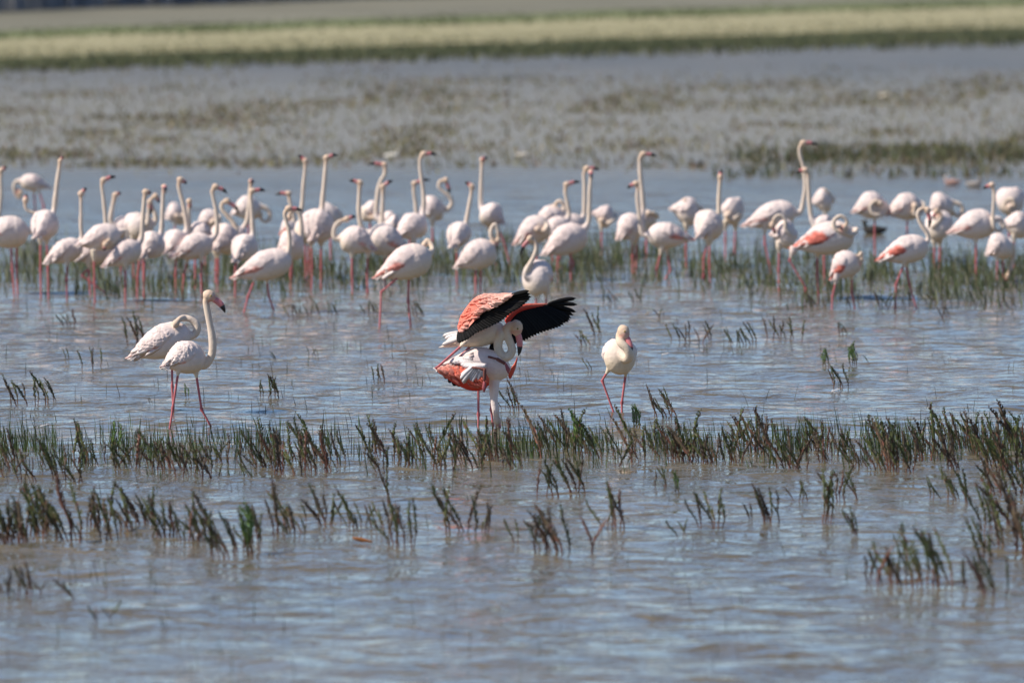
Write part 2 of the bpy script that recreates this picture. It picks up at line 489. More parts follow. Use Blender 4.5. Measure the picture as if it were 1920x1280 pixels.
# ------------------------------------------------------------------ flamingos
WHITE, CREAM, BLUSH, HEADC = (.80, .685, .635), (.74, .60, .44), (.80, .60, .55), (.68, .47, .32)
NECKC = (.71, .575, .475)
CORAL, DEEP, BLACK, LEG, LEGD = (.80, .15, .085), (.62, .05, .03), (.012, .011, .011), (.56, .17, .175), (.33, .09, .10)
TP = [0, .06, .14, .25, .38, .52, .66, .8, .9, .965, 1]
TH = [.05, .15, .27, .52, .78, .95, 1.0, .93, .72, .44, .04]
pending = []            # (temporary object, finishing function)
class Torso:
    def __init__(s, tail, breast, hh, ww, sag=.12):
        s.a, s.b = np.array(tail), np.array(breast)
        s.ax = s.b - s.a
        s.L = np.linalg.norm(s.ax)
        d = s.ax / s.L
        up = np.array([0, 0, 1.]) - d * d[2]
        if np.linalg.norm(up) < .2: up = np.array([0, -1., 0])
        s.up = up / np.linalg.norm(up)
        s.side = np.cross(d, s.up)
        s.hh, s.ww, s.sag = hh, ww, sag
    def at(s, t, phi, off=0.0):
        t, phi = np.asarray(t, float), np.asarray(phi, float)
        h = np.interp(t, TP, TH)
        c = np.cos(phi)
        hz = s.hh * h * np.where(c > 0, .92, 1.08) + off
        hy = s.ww * h + off
        lift = s.hh * (s.sag * np.sin(np.pi * t) - .35 * (1 - t) ** 3 * 0)
        base = s.a + s.ax * t[..., None]
        return base + s.up * (hz * c + lift)[..., None] + s.side * (hy * np.sin(phi))[..., None]
    def mesh(s, nt=26, k=18):
        t = np.linspace(0, 1, nt)
        ph = np.linspace(0, 2 * np.pi, k, endpoint=False)
        g = s.at(np.repeat(t, k), np.tile(ph, nt))
        v = np.vstack([g, g[:k].mean(0), g[-k:].mean(0)])
        f = []
        for i in range(nt - 1):
            for j in range(k):
                f.append((i * k + j, (i + 1) * k + j, (i + 1) * k + (j + 1) % k, i * k + (j + 1) % k))
        for j in range(k):
            f.append((nt * k, j, (j + 1) % k)); f.append((nt * k + 1, (nt - 1) * k + (j + 1) % k, (nt - 1) * k + j))
        return v, f

def folded_wing(T, side, coral, fine, tint):
    """Folded wing: a thick overlapping-feather shell on one flank of the torso."""
    nt, nphi = (64, 26) if fine else (30, 13)
    tt, pp = np.linspace(-.02, .80, nt), np.linspace(math.radians(12), math.radians(112), nphi)
    t, p = np.meshgrid(tt, pp, indexing='ij')
    u = (t + .02) / .82                       # 0 at the tip, 1 at the shoulder
    v = (p - pp[0]) / (pp[-1] - pp[0])        # 0 at the back, 1 at the lower edge
    # lower edge rises towards the tip; the shoulder is rounded
    pe = pp[0] + (p - pp[0]) * (.62 + .38 * np.sin(np.pi * np.clip(u, 0, 1) ** .8)) 
    rows = 7 if fine else 4
    sd0 = RB.randrange(1000)
    jit = vnoise(u * 9 + 3, v * 5 + 2, sd0) - .5
    ph = u * rows + .12 * np.sin(v * 9) + .9 * jit
    cols = 9 if fine else 5
    stag = np.where(np.floor(ph) % 2 == 0, 0, .5)
    lobe = np.abs(((v * cols + stag + 1.1 * (vnoise(u * 7, v * 6, sd0 + 1) - .5)) % 1) - .5) * 2
    fr = (ph + .55 * (1 - lobe ** 2)) % 1
    relief = (.014 if fine else .017) * (.5 + vnoise(u * 6, v * 4, sd0 + 2)) * (1 - fr) * np.minimum(1, 3 * (1 - u) + .1) * np.minimum(1, u * 6 + .2)
    rim = np.minimum(1, np.minimum(np.minimum(v, 1 - v) * 6, (1 - u) * 5))
    off = -.010 + (.018 + relief) * np.clip(rim, 0, 1) ** .6
    o = T.at(np.clip(t, .0, 1), side * pe, off)
    o += (T.ax * np.minimum(t, 0)[..., None]) * 2.5
    i = T.at(np.clip(t, .0, 1), side * pe, -.03)
    g = mixc(WHITE, BLUSH, np.clip(.15 + tint + .3 * (1 - u), 0, 1))
    g = g * (1 - .10 * (fr < .18))[..., None]
    if coral > 0:
        low = sm(1.02 - .75 * coral, 1.08 - .55 * coral, v + .28 * (1 - u) + .08 * np.sin(u * 40) * (1 - lobe) - .5 * sm(.55, .8, u))
        cc = mixc((.80, .44, .38), (.72, .19, .14), np.array(min(1, max(0, coral * 2.2 - .25))))
        cc = cc * (1 - .35 * (fr < .22) - .25 * (vnoise(u * 14, v * 9, sd0 + 4) - .5))[..., None]
        g = g * (1 - low[..., None]) + cc * low[..., None]
        if coral > .6:
            bl = sm(.84, .9, v) * sm(.62, .5, u)
            g = g * (1 - bl[..., None]) + np.array(BLACK) * bl[..., None]
        tip = sm(.14, .0, u) * min(1, coral * 1.6)
        g = g * (1 - tip[..., None]) + cc * tip[..., None]
    n = nt * nphi
    V = np.vstack([o.reshape(-1, 3), i.reshape(-1, 3)])
    C = np.vstack([g.reshape(-1, 3)] * 2)
    f = []
    q = lambda a, b: a * nphi + b
    for a in range(nt - 1):
        for b in range(nphi - 1):
            f.append((q(a, b), q(a + 1, b), q(a + 1, b + 1), q(a, b + 1)))
            f.append((n + q(a, b), n + q(a, b + 1), n + q(a + 1, b + 1), n + q(a + 1, b)))
    for a in range(nt - 1):
        for b in (0, nphi - 1):
            f.append((q(a, b), n + q(a, b), n + q(a + 1, b), q(a + 1, b)))
    for b in range(nphi - 1):
        for a in (0, nt - 1):
            f.append((q(a, b), q(a, b + 1), n + q(a, b + 1), n + q(a, b)))
    return mesh_from('wing', V, f, C, M_WING)

def feather_mesh(name, base, tip, nrm, width, color, tipc=None, curve=.0, k=9, mat=None, curl=0.0):
    cam_ = .0012 if mat is M_FLIGHT else .003
    """One feather: a thin cambered vane along a shaft, rounded at the tip."""
    base, tip, nrm = np.array(base), np.array(tip), np.array(nrm, float)
    d = tip - base; L = np.linalg.norm(d); d /= L
    nrm = nrm - d * (nrm @ d); nrm /= np.linalg.norm(nrm)
    s = np.cross(nrm, d)
    v, c, f = [], [], []
    tipc = color if tipc is None else tipc
    for i in range(k):
        t = i / (k - 1)
        wd = width * (.55 + .45 * min(1, t * 2.2)) * math.sqrt(max(0, 1 - max(0, (t - .62) / .38) ** 2.2)) + .0006
        p = base + d * (L * t) + s * (curve * L * t * t) + nrm * (curl * L * t * t)
        row = [p - s * wd * .5 - nrm * cam_, p + nrm * cam_ * 1.3, p + s * wd * .5 - nrm * cam_, p - nrm * cam_ * 1.3]
        v += row
        cc = mixc(color, tipc, sm(.5, 1, np.array(t)))
        c += [cc, np.array(cc) * .8 + .004, cc, cc]
        if i:
            a, b = (i - 1) * 4, i * 4
            for j in range(4):
                f.append((a + j, a + (j + 1) % 4, b + (j + 1) % 4, b + j))
    f += [(0, 3, 2, 1), (len(v) - 4, len(v) - 3, len(v) - 2, len(v) - 1)]
    return mesh_from(name, np.array(v), f, np.array(c), mat or M_WING)

def leg_geo(acc, P, r, knee=1, dark=0.0):
    P = np.array(P, float)
    n = 10
    pts, rad, cc = [], [], []
    for a in range(len(P) - 1):
        for i in range(n):
            t = i / n
            pts.append(P[a] + (P[a + 1] - P[a]) * t)
            end = a + t
            kk = max(0, 1 - abs(end - knee) / .13) if len(P) > 2 else 0
            rad.append(r * (1.15 - .2 * t if a == 0 else .92) * (1 + .75 * kk ** 1.5))
            if a >= 2: rad[-1] = r * (1 + .5 * (a == len(P) - 2))
            cc.append(np.array((.17, .066, .055)) if a >= 2 else mixc(LEG, LEGD, np.array(min(1, dark + .6 * kk + (.25 if a == 0 else 0)))))
    pts.append(P[-1]); rad.append(r * .9); cc.append(np.array(LEG))
    v, f = tube(pts, rad, 8)
    C = np.vstack([np.repeat(np.array(cc), 8, axis=0), cc[0], cc[-1]])
    acc.add(v, f, C)

LBL = []
RB = random.Random(33)
def flamingo(label, base, tail, breast, hh, neck, bill, legs, d=0.0, coral=.0, hero=False, wk=.84, cx=None, nd=0.0,
             nr=.027, hb=1.0, tint=0.0, bend=.22, cream=0.0, wings=True, group='flamingos in the flock standing in the reeds',
             tailf=True, dark=0.0, ty=None, headless=False, hr=1.0, sag=.12, dep=0.0, eyes=False, hip=.045, pale=0.0, tp=.42):
    """A flamingo posed from its picture points at the distance of its feet. Points may carry a third number: metres away from the camera."""
    cx = (tail[0] + breast[0]) / 2 if cx is None else cx
    if not hero: hh *= 1.07; tint += RB.uniform(0, .22); cream += RB.uniform(0, .12); wk *= RB.uniform(.93, 1.07); nr *= RB.uniform(.92, 1.1)
    O = at(cx, base) + Vector((0, dep, 0)); O.z = 0
    s = px_per_m(O.y)
    def P(p, dd=0.0):
        dd = p[2] if len(p) > 2 else dd
        return np.array(on_depth(p[0], p[1], O.y + dd) - O)
    root = empty('flamingo', O)
    prop(root, label, 'flamingo', group)
    LBL.append(label)
    H = hh / s
    T = Torso(P(tail, -d / 2), P(breast, d / 2), H, H * wk, sag)
    acc = Acc()
    acc.add(*T.mesh())
    nspl = None
    r0 = nr
    if neck:
        NP = [P(q, d / 2 + nd) for q in neck]
        start = T.a + T.ax * .86
        m = 46 if len(neck) > 3 else 30
        nspl = spline([start] + NP, m)
        frac = np.linspace(0, 1, m)
        first = np.linalg.norm(NP[0] - start) / max(1e-6, np.sum(np.linalg.norm(np.diff(nspl, axis=0), axis=1)))
        rad = nr * (1.25 - tp * frac) * (1 + .05 * np.sin(frac * 17 + label.__len__())) + (H * .42 - nr) * np.clip(1 - frac / max(.16, first * 1.1), 0, 1) ** 1.6 * (1 if H * .42 > nr else 0)
        acc.add(*tube(nspl, rad, 12))
        hc = nspl[-1]
        hd = None
        if bill:
            bt = P(bill, NP[-1][1] if len(bill) < 3 else bill[2]) 
            if len(bill) < 3: bt = np.array(on_depth(bill[0], bill[1], O.y + NP[-1][1]) - O)
            hd = bt - hc
            Lb = np.linalg.norm(hd); hd = hd / Lb
            # head: an egg carried on the neck, a little forehead
            hdir = hd * .75 + np.array([0, 0, .25]); hdir /= np.linalg.norm(hdir)
            R = .038 * hb * hr
            e = [hc + hdir * R * x for x in (-1.15, -.8, -.3, .3, .9, 1.35)]
            er = [R * x for x in (.15, .72, 1.0, .98, .74, .35)]
            acc.add(*tube(np.array(e), er, 12, .84))
        else:
            acc.add(*tube(np.array([hc + (nspl[-1] - nspl[-3]) / np.linalg.norm(nspl[-1] - nspl[-3]) * .034 * x for x in (-1, -.6, 0, .7, 1.3)]), [.012, .032, .037, .03, .008], 10))
    # feathered thighs
    LP = []
    for i, l in enumerate(legs):
        off = (-1) ** i * -hip
        pts = [P(q, off) for q in l]
        LP.append(pts)
        a = np.array([pts[0][0], pts[0][1], pts[0][2]])
        b = pts[1]
        dirn = (b - a) / np.linalg.norm(b - a)
        top = a - dirn * .05 + np.array([0, 0, .03])
        acc.add(*tube(np.array([top, a - dirn * .01, a + dirn * .035, a + dirn * .07]), [H * .26, H * .22, .020, .011], 10))
    me = acc.mesh('raw_body', None)
    tmp = bpy.data.objects.new('raw_body', me)
    col.objects.link(tmp)
    md = tmp.modifiers.new('r', 'REMESH'); md.mode = 'VOXEL'; md.voxel_size = .0065 if hero else .0098
    sd = tmp.modifiers.new('s', 'SMOOTH'); sd.factor = .5; sd.iterations = 4 if hero else 2
    def finish(v, f):
        # plumage colour from where a point sits on the bird, with underside shade painted in
        n = len(v)
        rel = (v - T.a) @ T.ax / (T.L ** 2)
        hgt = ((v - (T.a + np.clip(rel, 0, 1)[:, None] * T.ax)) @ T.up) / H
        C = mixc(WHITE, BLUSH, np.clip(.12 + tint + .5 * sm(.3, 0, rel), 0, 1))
        k = np.clip(sm(.1, -.8, hgt) * .75 + cream, 0, 1)  # cream belly plumage, strengthened to paint the warm tan shading of the underside
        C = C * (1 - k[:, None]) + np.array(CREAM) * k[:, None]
        if nspl is not None:
            D = np.linalg.norm(v[:, None] - nspl[None], axis=2)
            j = D.argmin(1)
            near = D[np.arange(n), j] / rad[j]
            fr = j / (len(nspl) - 1)
            wn = sm(1.75, 1.25, near) * sm(.08, .28, fr)
            nc = mixc(mixc(NECKC, CREAM, np.clip(.15 + cream, 0, 1)), (.80, .68, .65), np.array(pale))
            C = C * (1 - wn[:, None]) + np.array(nc) * wn[:, None]
            dh = np.linalg.norm(v - nspl[-1], axis=1)
            wh = sm(.12, .05, dh) * (.75 if bill else .5)
            C = C * (1 - wh[:, None]) + np.array(HEADC) * wh[:, None]
            if hd is not None:                          # bare pink skin round the eye and bill base
                face = sm(.018, .04, (v - nspl[-1]) @ hd) * sm(.09, .05, dh)
                C = C * (1 - .6 * face[:, None]) + np.array((.66, .25, .22)) * .6 * face[:, None]
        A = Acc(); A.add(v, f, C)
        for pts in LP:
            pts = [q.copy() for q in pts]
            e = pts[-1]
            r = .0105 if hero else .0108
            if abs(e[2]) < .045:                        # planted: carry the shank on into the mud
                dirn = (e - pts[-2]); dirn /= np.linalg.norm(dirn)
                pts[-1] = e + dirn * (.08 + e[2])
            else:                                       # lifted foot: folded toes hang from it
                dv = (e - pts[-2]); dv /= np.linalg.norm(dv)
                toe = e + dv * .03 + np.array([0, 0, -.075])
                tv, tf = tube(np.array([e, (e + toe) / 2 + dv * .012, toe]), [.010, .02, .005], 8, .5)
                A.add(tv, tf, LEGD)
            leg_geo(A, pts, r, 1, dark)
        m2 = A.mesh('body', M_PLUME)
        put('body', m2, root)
    pending.append((tmp, finish))
    if wings:
        for sd_ in (1, -1):
            put('wing', folded_wing(T, sd_, coral, hero, tint + cream * .0), root)
    if tailf:
        a = Acc()
        tt = put('tail', None or _tail(T, H, coral, hero), root)
    if neck and bill:
        up = np.array([0, 0, 1.]) - hd * hd[2]
        up = up / (np.linalg.norm(up) + 1e-9)
        if hd[2] < -.93: up = np.array([1. if hd[0] >= 0 else -1., 0, .3]); up -= hd * (up @ hd); up /= np.linalg.norm(up)
        b0 = hc + hd * .026 * hb
        L = np.linalg.norm(bt - b0)
        mid = (b0 + bt) / 2 + up * bend * L
        tq = np.linspace(0, 1, 15)[:, None]
        cur = (1 - tq) ** 2 * b0 + 2 * tq * (1 - tq) * mid + tq ** 2 * bt
        rr = np.interp(tq[:, 0], [0, .15, .45, .6, .85, 1], np.array([.022, .024, .0235, .022, .013, .003]) * hb)
        k = 10 if hero else 8
        bme = Acc(); bv, bf = tube(cur[:k], rr[:k], 10, .72); bme.add(bv, bf, (.68, .22, .22) if hero else (.54, .19, .19))
        bo = put('bill', bme.mesh('bill', M_BILL), root)
        tme = Acc(); bv, bf = tube(cur[k - 1:], rr[k - 1:] * 1.03, 10, .72); tme.add(bv, bf, (.02, .016, .016))
        put('bill_tip', tme.mesh('bill_tip', M_BILL), bo)
        if eyes:
            side = np.cross(hd, up); side /= np.linalg.norm(side)
            for sg in (1, -1):
                ec = hc + hd * .014 + up * .012 + side * sg * .0315 * hb * hr
                ev, ef = tube(np.array([ec + up * .009 * x for x in (-1, -.6, 0, .6, 1)]), [.001, .007, .009, .007, .001], 8)
                eme = Acc(); eme.add(ev, ef, (.45, .30, .05)); eo = put('eye', eme.mesh('eye', M_BILL), root)
                ec2 = ec + side * sg * .006
                ev, ef = tube(np.array([ec2 + up * .005 * x for x in (-1, -.5, 0, .5, 1)]), [.001, .004, .005, .004, .001], 8)
                pm = Acc(); pm.add(ev, ef, BLACK); put('pupil', pm.mesh('pupil', M_BILL), eo)
    root['_T'] = 0
    del root['_T']
    return root, P, T

def _tail(T, H, coral, hero):
    a = Acc()
    d = T.ax / T.L
    for i in range(7 if hero else 4):
        q = (i / (6 if hero else 3) - .5) * 2
        b = T.a + T.ax * .16 + T.side * q * .03
        tip = T.a - d * (.03 - .03 * abs(q)) + T.side * q * .055 - T.up * (.025 * q * q)
        c = np.array(WHITE) * (.96 - .06 * (i % 2))
        c = c * (1 - .5 * coral) + np.array(BLUSH) * .5 * coral
        me = feather_mesh('f', b, tip, T.up, .05, c)
        vv = np.array([p.co[:] for p in me.vertices]); ff = [tuple(p.vertices) for p in me.polygons]
        a.add(vv, ff, c)
        bpy.data.meshes.remove(me)
    # loose drooping plumes over the rear flanks
    for sg in (1, -1):
        for i in range(7 if hero else 4):
            t0 = RB.uniform(.34, .52); ph = sg * math.radians(RB.uniform(35, 105))
            b = T.at(np.array(t0), np.array(ph), .004)
            tip = T.at(np.array(max(.05, t0 - RB.uniform(.26, .36))), np.array(ph * RB.uniform(1.0, 1.12)), RB.uniform(.012, .03)) - np.array([0, 0, RB.uniform(0, .03)])
            nn = T.at(np.array(t0), np.array(ph), .1) - b
            c = np.array(mixc(WHITE, BLUSH, np.array(RB.uniform(0, .6)))) * RB.uniform(.9, 1.02)
            me = feather_mesh('f', b, tip, nn, RB.uniform(.035, .06), c, curve=RB.uniform(-.12, .12), k=6)
            vv = np.array([p.co[:] for p in me.vertices]); ff = [tuple(p.vertices) for p in me.polygons]
            a.add(vv, ff, c); bpy.data.meshes.remove(me)
    return a.mesh('tail', M_WING)

def finish_birds():
    dg = bpy.context.evaluated_depsgraph_get()
    got = []
    for tmp, fin in pending:
        me = bpy.data.meshes.new_from_object(tmp.evaluated_get(dg))
        n = len(me.vertices); v = np.empty(n * 3, np.float32); me.vertices.foreach_get('co', v)
        lt = np.empty(len(me.polygons), np.int32); me.polygons.foreach_get('loop_total', lt)
        li = np.empty(len(me.loops), np.int32); me.loops.foreach_get('vertex_index', li)
        if (lt == 4).all(): f = li.reshape(-1, 4).tolist()
        else:
            f, k = [], 0
            for q in lt: f.append(li[k:k + q].tolist()); k += q
        got.append((v.reshape(-1, 3).astype(float), f, fin, me, tmp))
    for v, f, fin, me, tmp in got:
        fin(v, f)
        raw = tmp.data
        bpy.data.objects.remove(tmp); bpy.data.meshes.remove(raw); bpy.data.meshes.remove(me)
F = flamingo
GF = 'flamingos in the flock standing in the reeds'
GS = 'sleeping flamingos with tucked heads in the flock'
# ---- the flock, from the left edge of the picture to the right
F('flamingo cut by the left edge, only its upright neck and dark bill in view', 500, (-62, 440), (-10, 412), 24,
  [(-4, 405), (0, 385), (2, 360), (1, 335), (2, 320)], (13, 314), [[(-30, 440), (-30, 470), (-30, 500)]], 0.0)
F('white flamingo at the left edge with shaded neck bent back over its breast', 552, (-45, 446), (54, 430), 29,
  [(66, 432), (80, 428), (84, 416), (76, 405), (62, 399), (51, 394), (47, 385), (48, 375)], (50, 364), [[(20, 455), (23, 505), (27, 552)], [(32, 455), (31, 500), (33, 550)]], 0, coral=.25, nr=.022)
F('tall flamingo near the left edge stretching its neck straight up, facing away', 558, (66, 445), (98, 408), 27,
  [(101, 395), (104, 372), (107, 345), (111, 318), (113, 302)], (120, 293), [[(76, 450), (76, 505), (77, 556)], [(88, 450), (90, 505), (91, 558)]], .35, cream=.05, hb=.8)
F('distant flamingo preening with lowered head, furthest back at the left end', 442, (93, 352), (38, 337), 15,
  [(30, 341), (26, 352), (31, 366), (36, 372), (38, 362)], (28, 356), [[(72, 355), (82, 385), (84, 440)], [(64, 355), (66, 400), (66, 442)]], 0, tint=.1, nr=.022)
F('slim upright flamingo with dark legs standing left of the pair with crossed necks', 562, (83, 494), (154, 456), 21,
  [(153, 445), (152, 425), (152, 400), (152, 375), (152, 363)], (163, 353), [[(126, 490), (125, 525), (126, 562)]], .1, dark=.8, nr=.024)
F('flamingo with shaded neck looped down, preening the side of its breast', 566, (143, 461), (226, 436), 24,
  [(234, 432), (238, 440), (230, 452), (216, 452), (203, 452, -.14), (198, 458, -.16)], (196, 470, -.16), [[(176, 480), (177, 525), (178, 566)]], 0, tint=.05, nr=.024)
F('flamingo with raised bent leg and bill held out level to the right', 560, (136, 487), (205, 460), 26,
  [(203, 448), (199, 428), (197, 400), (194, 370), (191, 348), (194, 338)], (218, 332), [[(166, 495), (168, 530), (170, 560)], [(176, 495), (153, 516), (191, 544)]], .1, dep=1.0)
F('flamingo showing pink face on a short straight neck behind the preening one', 520, (258, 432), (214, 425), 20,
  [(208, 415), (209, 398), (213, 378), (216, 366)], (227, 362), [[(226, 440), (226, 480), (227, 520)]], -.2, tint=.1)
F('upright flamingo with long pinkish wing tips, neck crossing a shadowed neighbour', 566, (193, 500), (263, 458), 23,
  [(265, 447), (267, 425), (269, 395), (271, 372), (273, 360)], (283, 363), [[(235, 497), (235, 535), (235, 566)]], .1, tint=.1, coral=.15)
F('flamingo facing the camera with drooping pink bill between two upright necks', 525, (240, 440), (268, 415), 25,
  [(276, 420), (278, 405), (279, 390), (281, 379)], (282, 402), [[(250, 450), (250, 490), (251, 525)]], -.3)
F('flamingo bending its head forward in a hook behind the camera-facing one', 520, (248, 425), (288, 420), 20,
  [(292, 414), (290, 398), (284, 384), (284, 373), (292, 368)], (298, 380), [[(268, 440), (268, 480), (268, 520)]], 0, cream=.25)
F('upright flamingo with straight neck and bill end-on, left of two small sleepers', 558, (266, 482), (298, 446), 26,
  [(302, 436), (304, 415), (305, 390), (306, 365), (308, 350)], (311, 362, -.1), [[(271, 480), (270, 520), (270, 556)], [(262, 480), (258, 520), (257, 556)]], .25)
F('sleeping flamingo with shaded front, left of the bird with crossed neck', 458, (310, 410), (345, 396), 22,
  [(344, 402, -.1), (338, 408, -.14), (332, 405, -.15)], None, [[(328, 415), (328, 435), (328, 458)]], 0, tint=.1, group=GS)
F('flamingo with curved neck looking right above the small sleeping bird', 548, (309, 475), (346, 444), 25,
  [(350, 432), (349, 412), (345, 390), (339, 365), (335, 347), (338, 337)], (350, 345), [[(330, 478), (329, 515), (330, 548)]], .25)
F('flamingo with end-on pink face on a short neck in the left cluster', 540, (396, 440), (358, 440), 22,
  [(354, 442), (354, 420), (354, 398), (355, 378)], (356, 391, -.1), [[(366, 455), (366, 500), (366, 540)]], -.2, coral=.2)
F('white flamingo with ruffled back asleep behind the arched-neck bird', 510, (368, 430), (412, 405), 22,
  [(412, 408, -.1), (406, 414, -.14), (399, 416, -.14)], None, [[(385, 425), (385, 470), (385, 510)]], 0, coral=.2, group=GS)
F('slender flamingo with bill arched far over to the right and pale pink tail', 549, (320, 482), (398, 450), 23,
  [(404, 441), (407, 420), (405, 395), (400, 370), (398, 358), (404, 350)], (426, 363), [[(378, 482), (377, 515), (378, 548)], [(352, 485), (345, 515), (342, 549)]], .1, coral=.12, tint=.1)
F('cream flamingo curling its yellowish head over a hooked neck', 532, (400, 468), (438, 438), 30,
  [(443, 430), (438, 418), (426, 404), (416, 392), (417, 381), (426, 377)], (448, 400), [[(409, 475), (409, 505), (408, 531)], [(405, 475), (405, 505), (404, 532)]], .3, cream=.25)
F('flamingo facing the camera with straight neck rising highest behind the hooked one', 520, (430, 470), (452, 435), 26,
  [(456, 428), (464, 412), (467, 385), (469, 358), (471, 340)], (475, 345, -.15), [[(444, 475), (443, 500), (443, 520)]], .25)
F('slim flamingo in profile with straight neck and bill level to the right', 556, (438, 490), (474, 448), 24,
  [(474, 436), (473, 412), (472, 388), (470, 368), (473, 358)], (498, 358), [[(442, 480), (441, 520), (441, 556)]], .25)
F('sleeping flamingo with its looped neck hanging out to the right in shadow', 474, (434, 402), (486, 384), 23,
  [(492, 388), (503, 394), (507, 404), (500, 415), (491, 412), (488, 402)], None, [[(466, 410), (466, 440), (466, 474)]], 0, group=GS)
F('pink flamingo striding to the right across the open water before the flock', 587, (436, 521), (546, 482), 27,
  [(541, 470), (543, 450), (541, 430), (536, 412), (534, 399), (541, 391)], (567, 396), [[(479, 520), (465, 556), (457, 588)], [(500, 522), (504, 555), (515, 587)]], 0, coral=.3, tint=.22)
F('flamingo with arched white neck directly behind the striding bird', 545, (520, 470), (566, 455), 28,
  [(564, 445), (565, 425), (563, 405), (555, 394), (546, 396), (542, 408)], (537, 418), [[(545, 485), (545, 515), (545, 545)]], .1)
F('flamingo with its bill level to the left above the striding bird', 520, (525, 440), (556, 425), 20,
  [(552, 415), (548, 395), (543, 375), (541, 363)], (516, 366), [[(548, 440), (548, 480), (548, 520)]], 0, coral=.5, dark=.4)
F('tall flamingo with dusky head turned left beside the tallest upright one', 528, (590, 450), (566, 420), 24,
  [(564, 405), (567, 380), (569, 350), (572, 320), (573, 302)], (558, 291), [[(572, 450), (573, 490), (573, 528)], [(579, 450), (579, 490), (579, 527)]], -.3, cream=.1, dark=.15)
F('tall upright flamingo with pink face turned right, breast to the camera', 540, (584, 450), (606, 408), 34,
  [(604, 392), (606, 365), (609, 335), (611, 308), (612, 296)], (633, 291), [[(584, 455), (585, 500), (584, 540)], [(602, 455), (602, 500), (602, 538)]], .3, cream=.05)
F('sleeping flamingo with dark shaded breast half hidden by the tall upright one', 500, (594, 420), (634, 395), 25,
  [(638, 402), (636, 416), (628, 421), (622, 412), (625, 400)], None, [[(620, 420), (620, 460), (620, 500)]], 0, cream=.15, group=GS)
F('flamingo facing left with neck arched and pink head turned back over its wing', 549, (704, 468), (640, 440), 26,
  [(630, 448), (626, 438), (628, 425), (636, 416), (650, 411)], (667, 406), [[(660, 475), (660, 512), (661, 549)], [(690, 475), (688, 512), (689, 540)]], 0, coral=.2, tint=.15)
F('flamingo with water dripping from its raised dark bill, facing left', 537, (766, 470), (690, 438), 29,
  [(682, 432), (675, 415), (673, 390), (674, 360), (675, 343)], (654, 339), [[(722, 475), (722, 508), (722, 537)]], 0, coral=.25)
F('flamingo with straight neck and pale face right of the dripping bird', 515, (752, 428), (724, 420), 20,
  [(717, 420), (717, 398), (718, 370), (718, 350)], (737, 339), [[(736, 440), (736, 480), (736, 515)]], 0, dark=.3)
F('flamingo with level bill to the left, its head high behind two necks', 495, (744, 425), (712, 410), 20,
  [(706, 405), (707, 375), (712, 345), (722, 325), (721, 309)], (688, 310), [[(730, 430), (730, 465), (730, 495)]], 0, dep=.5)
F('sleeping flamingo with peaked back left of the two level-billed necks', 488, (712, 404), (680, 392), 20,
  [(682, 400, -.12), (690, 408, -.14), (700, 408, -.14)], None, [[(694, 410), (694, 450), (694, 488)]], 0, tint=.1, group=GS)
F('large flamingo leaning forward with a coral stripe along its wing, head hidden', 611, (703, 521), (808, 474), 31,
  [(810, 470, .1), (808, 458, .16), (801, 450, .18), (796, 458, .16)], None, [[(756, 512), (715, 547), (712, 613)], [(767, 515), (765, 564), (770, 609)]], 0, coral=.42, tint=.2, cream=.1)
F('tall flamingo with arched bill dropping to the right beside a curled-neck bird', 530, (742, 446), (797, 412), 24,
  [(793, 402), (795, 375), (792, 345), (788, 315), (788, 298), (794, 289)], (819, 291), [[(775, 455), (775, 495), (774, 530)]], .15)
F('flamingo half hidden behind the tall arched one, small dark bill to the right', 500, (750, 430), (787, 412), 18,
  [(781, 402), (779, 380), (776, 358), (777, 344)], (807, 338), [[(768, 435), (768, 470), (768, 500)]], .1, dep=.6)
F('flamingo with neck curled into a ring and pink bill tucked inside it', 480, (788, 402), (828, 385), 24,
  [(838, 393), (847, 382), (844, 370), (832, 360), (823, 350), (826, 340), (836, 338)], (841, 367), [[(811, 418), (811, 448), (810, 480)]], .1)
F('slim flamingo with straight leaning neck and small dark bill turned left', 530, (846, 463), (872, 425), 22,
  [(874, 418), (878, 395), (883, 368), (885, 350)], (871, 342), [[(857, 465), (856, 500), (857, 530)]], .3)
F('flamingo with very long straight neck facing the camera right of centre top', 500, (944, 418), (904, 393), 22,
  [(902, 385), (902, 355), (903, 325), (904, 300)], (914, 299, -.2), [[(932, 422), (944, 450), (956, 495)], [(916, 425), (922, 455), (932, 500)]], .1, dark=.3)
F('round-backed flamingo with its neck curled down in front of its breast', 550, (853, 502), (928, 462), 27,
  [(927, 455), (921, 442), (922, 428), (928, 421), (933, 430), (934, 450)], (929, 468), [[(892, 497), (892, 525), (892, 550)], [(902, 497), (901, 525), (901, 549)]], 0, tint=.1)
F('flamingo asleep in the cluster with a coral wing tip pointing left', 520, (964, 458), (1028, 415), 25,
  [(1026, 425, -.12), (1018, 434, -.15), (1008, 430, -.15)], None, [[(1006, 450), (1006, 485), (1006, 520)]], 0, coral=.25, tint=.12, group=GS)
F('flamingo asleep with a peaked white back at the rear of the cluster', 505, (1000, 428), (1056, 396), 22,
  [(1058, 392), (1054, 380), (1046, 378), (1038, 388)], None, [[(1036, 430), (1036, 465), (1036, 505)]], 0, tint=.1, group=GS)
F('flamingo with pink face and dark-tipped bill above the peaked sleeper', 510, (1015, 450), (1066, 415), 21,
  [(1067, 402), (1064, 382), (1060, 360), (1062, 346)], (1088, 342), [[(1048, 455), (1046, 485), (1045, 510)]], .1)
F('flamingo with dark arched neck and drooping bill behind the spread black wing', 596, (1034, 523), (990, 520), 32,
  [(985, 515), (991, 500), (1000, 483), (1006, 466), (1002, 452), (994, 447)], (976, 479), [[(1005, 550), (1005, 572), (1004, 596)], [(1024, 550), (1024, 572), (1025, 596)]], -.3, coral=.2)
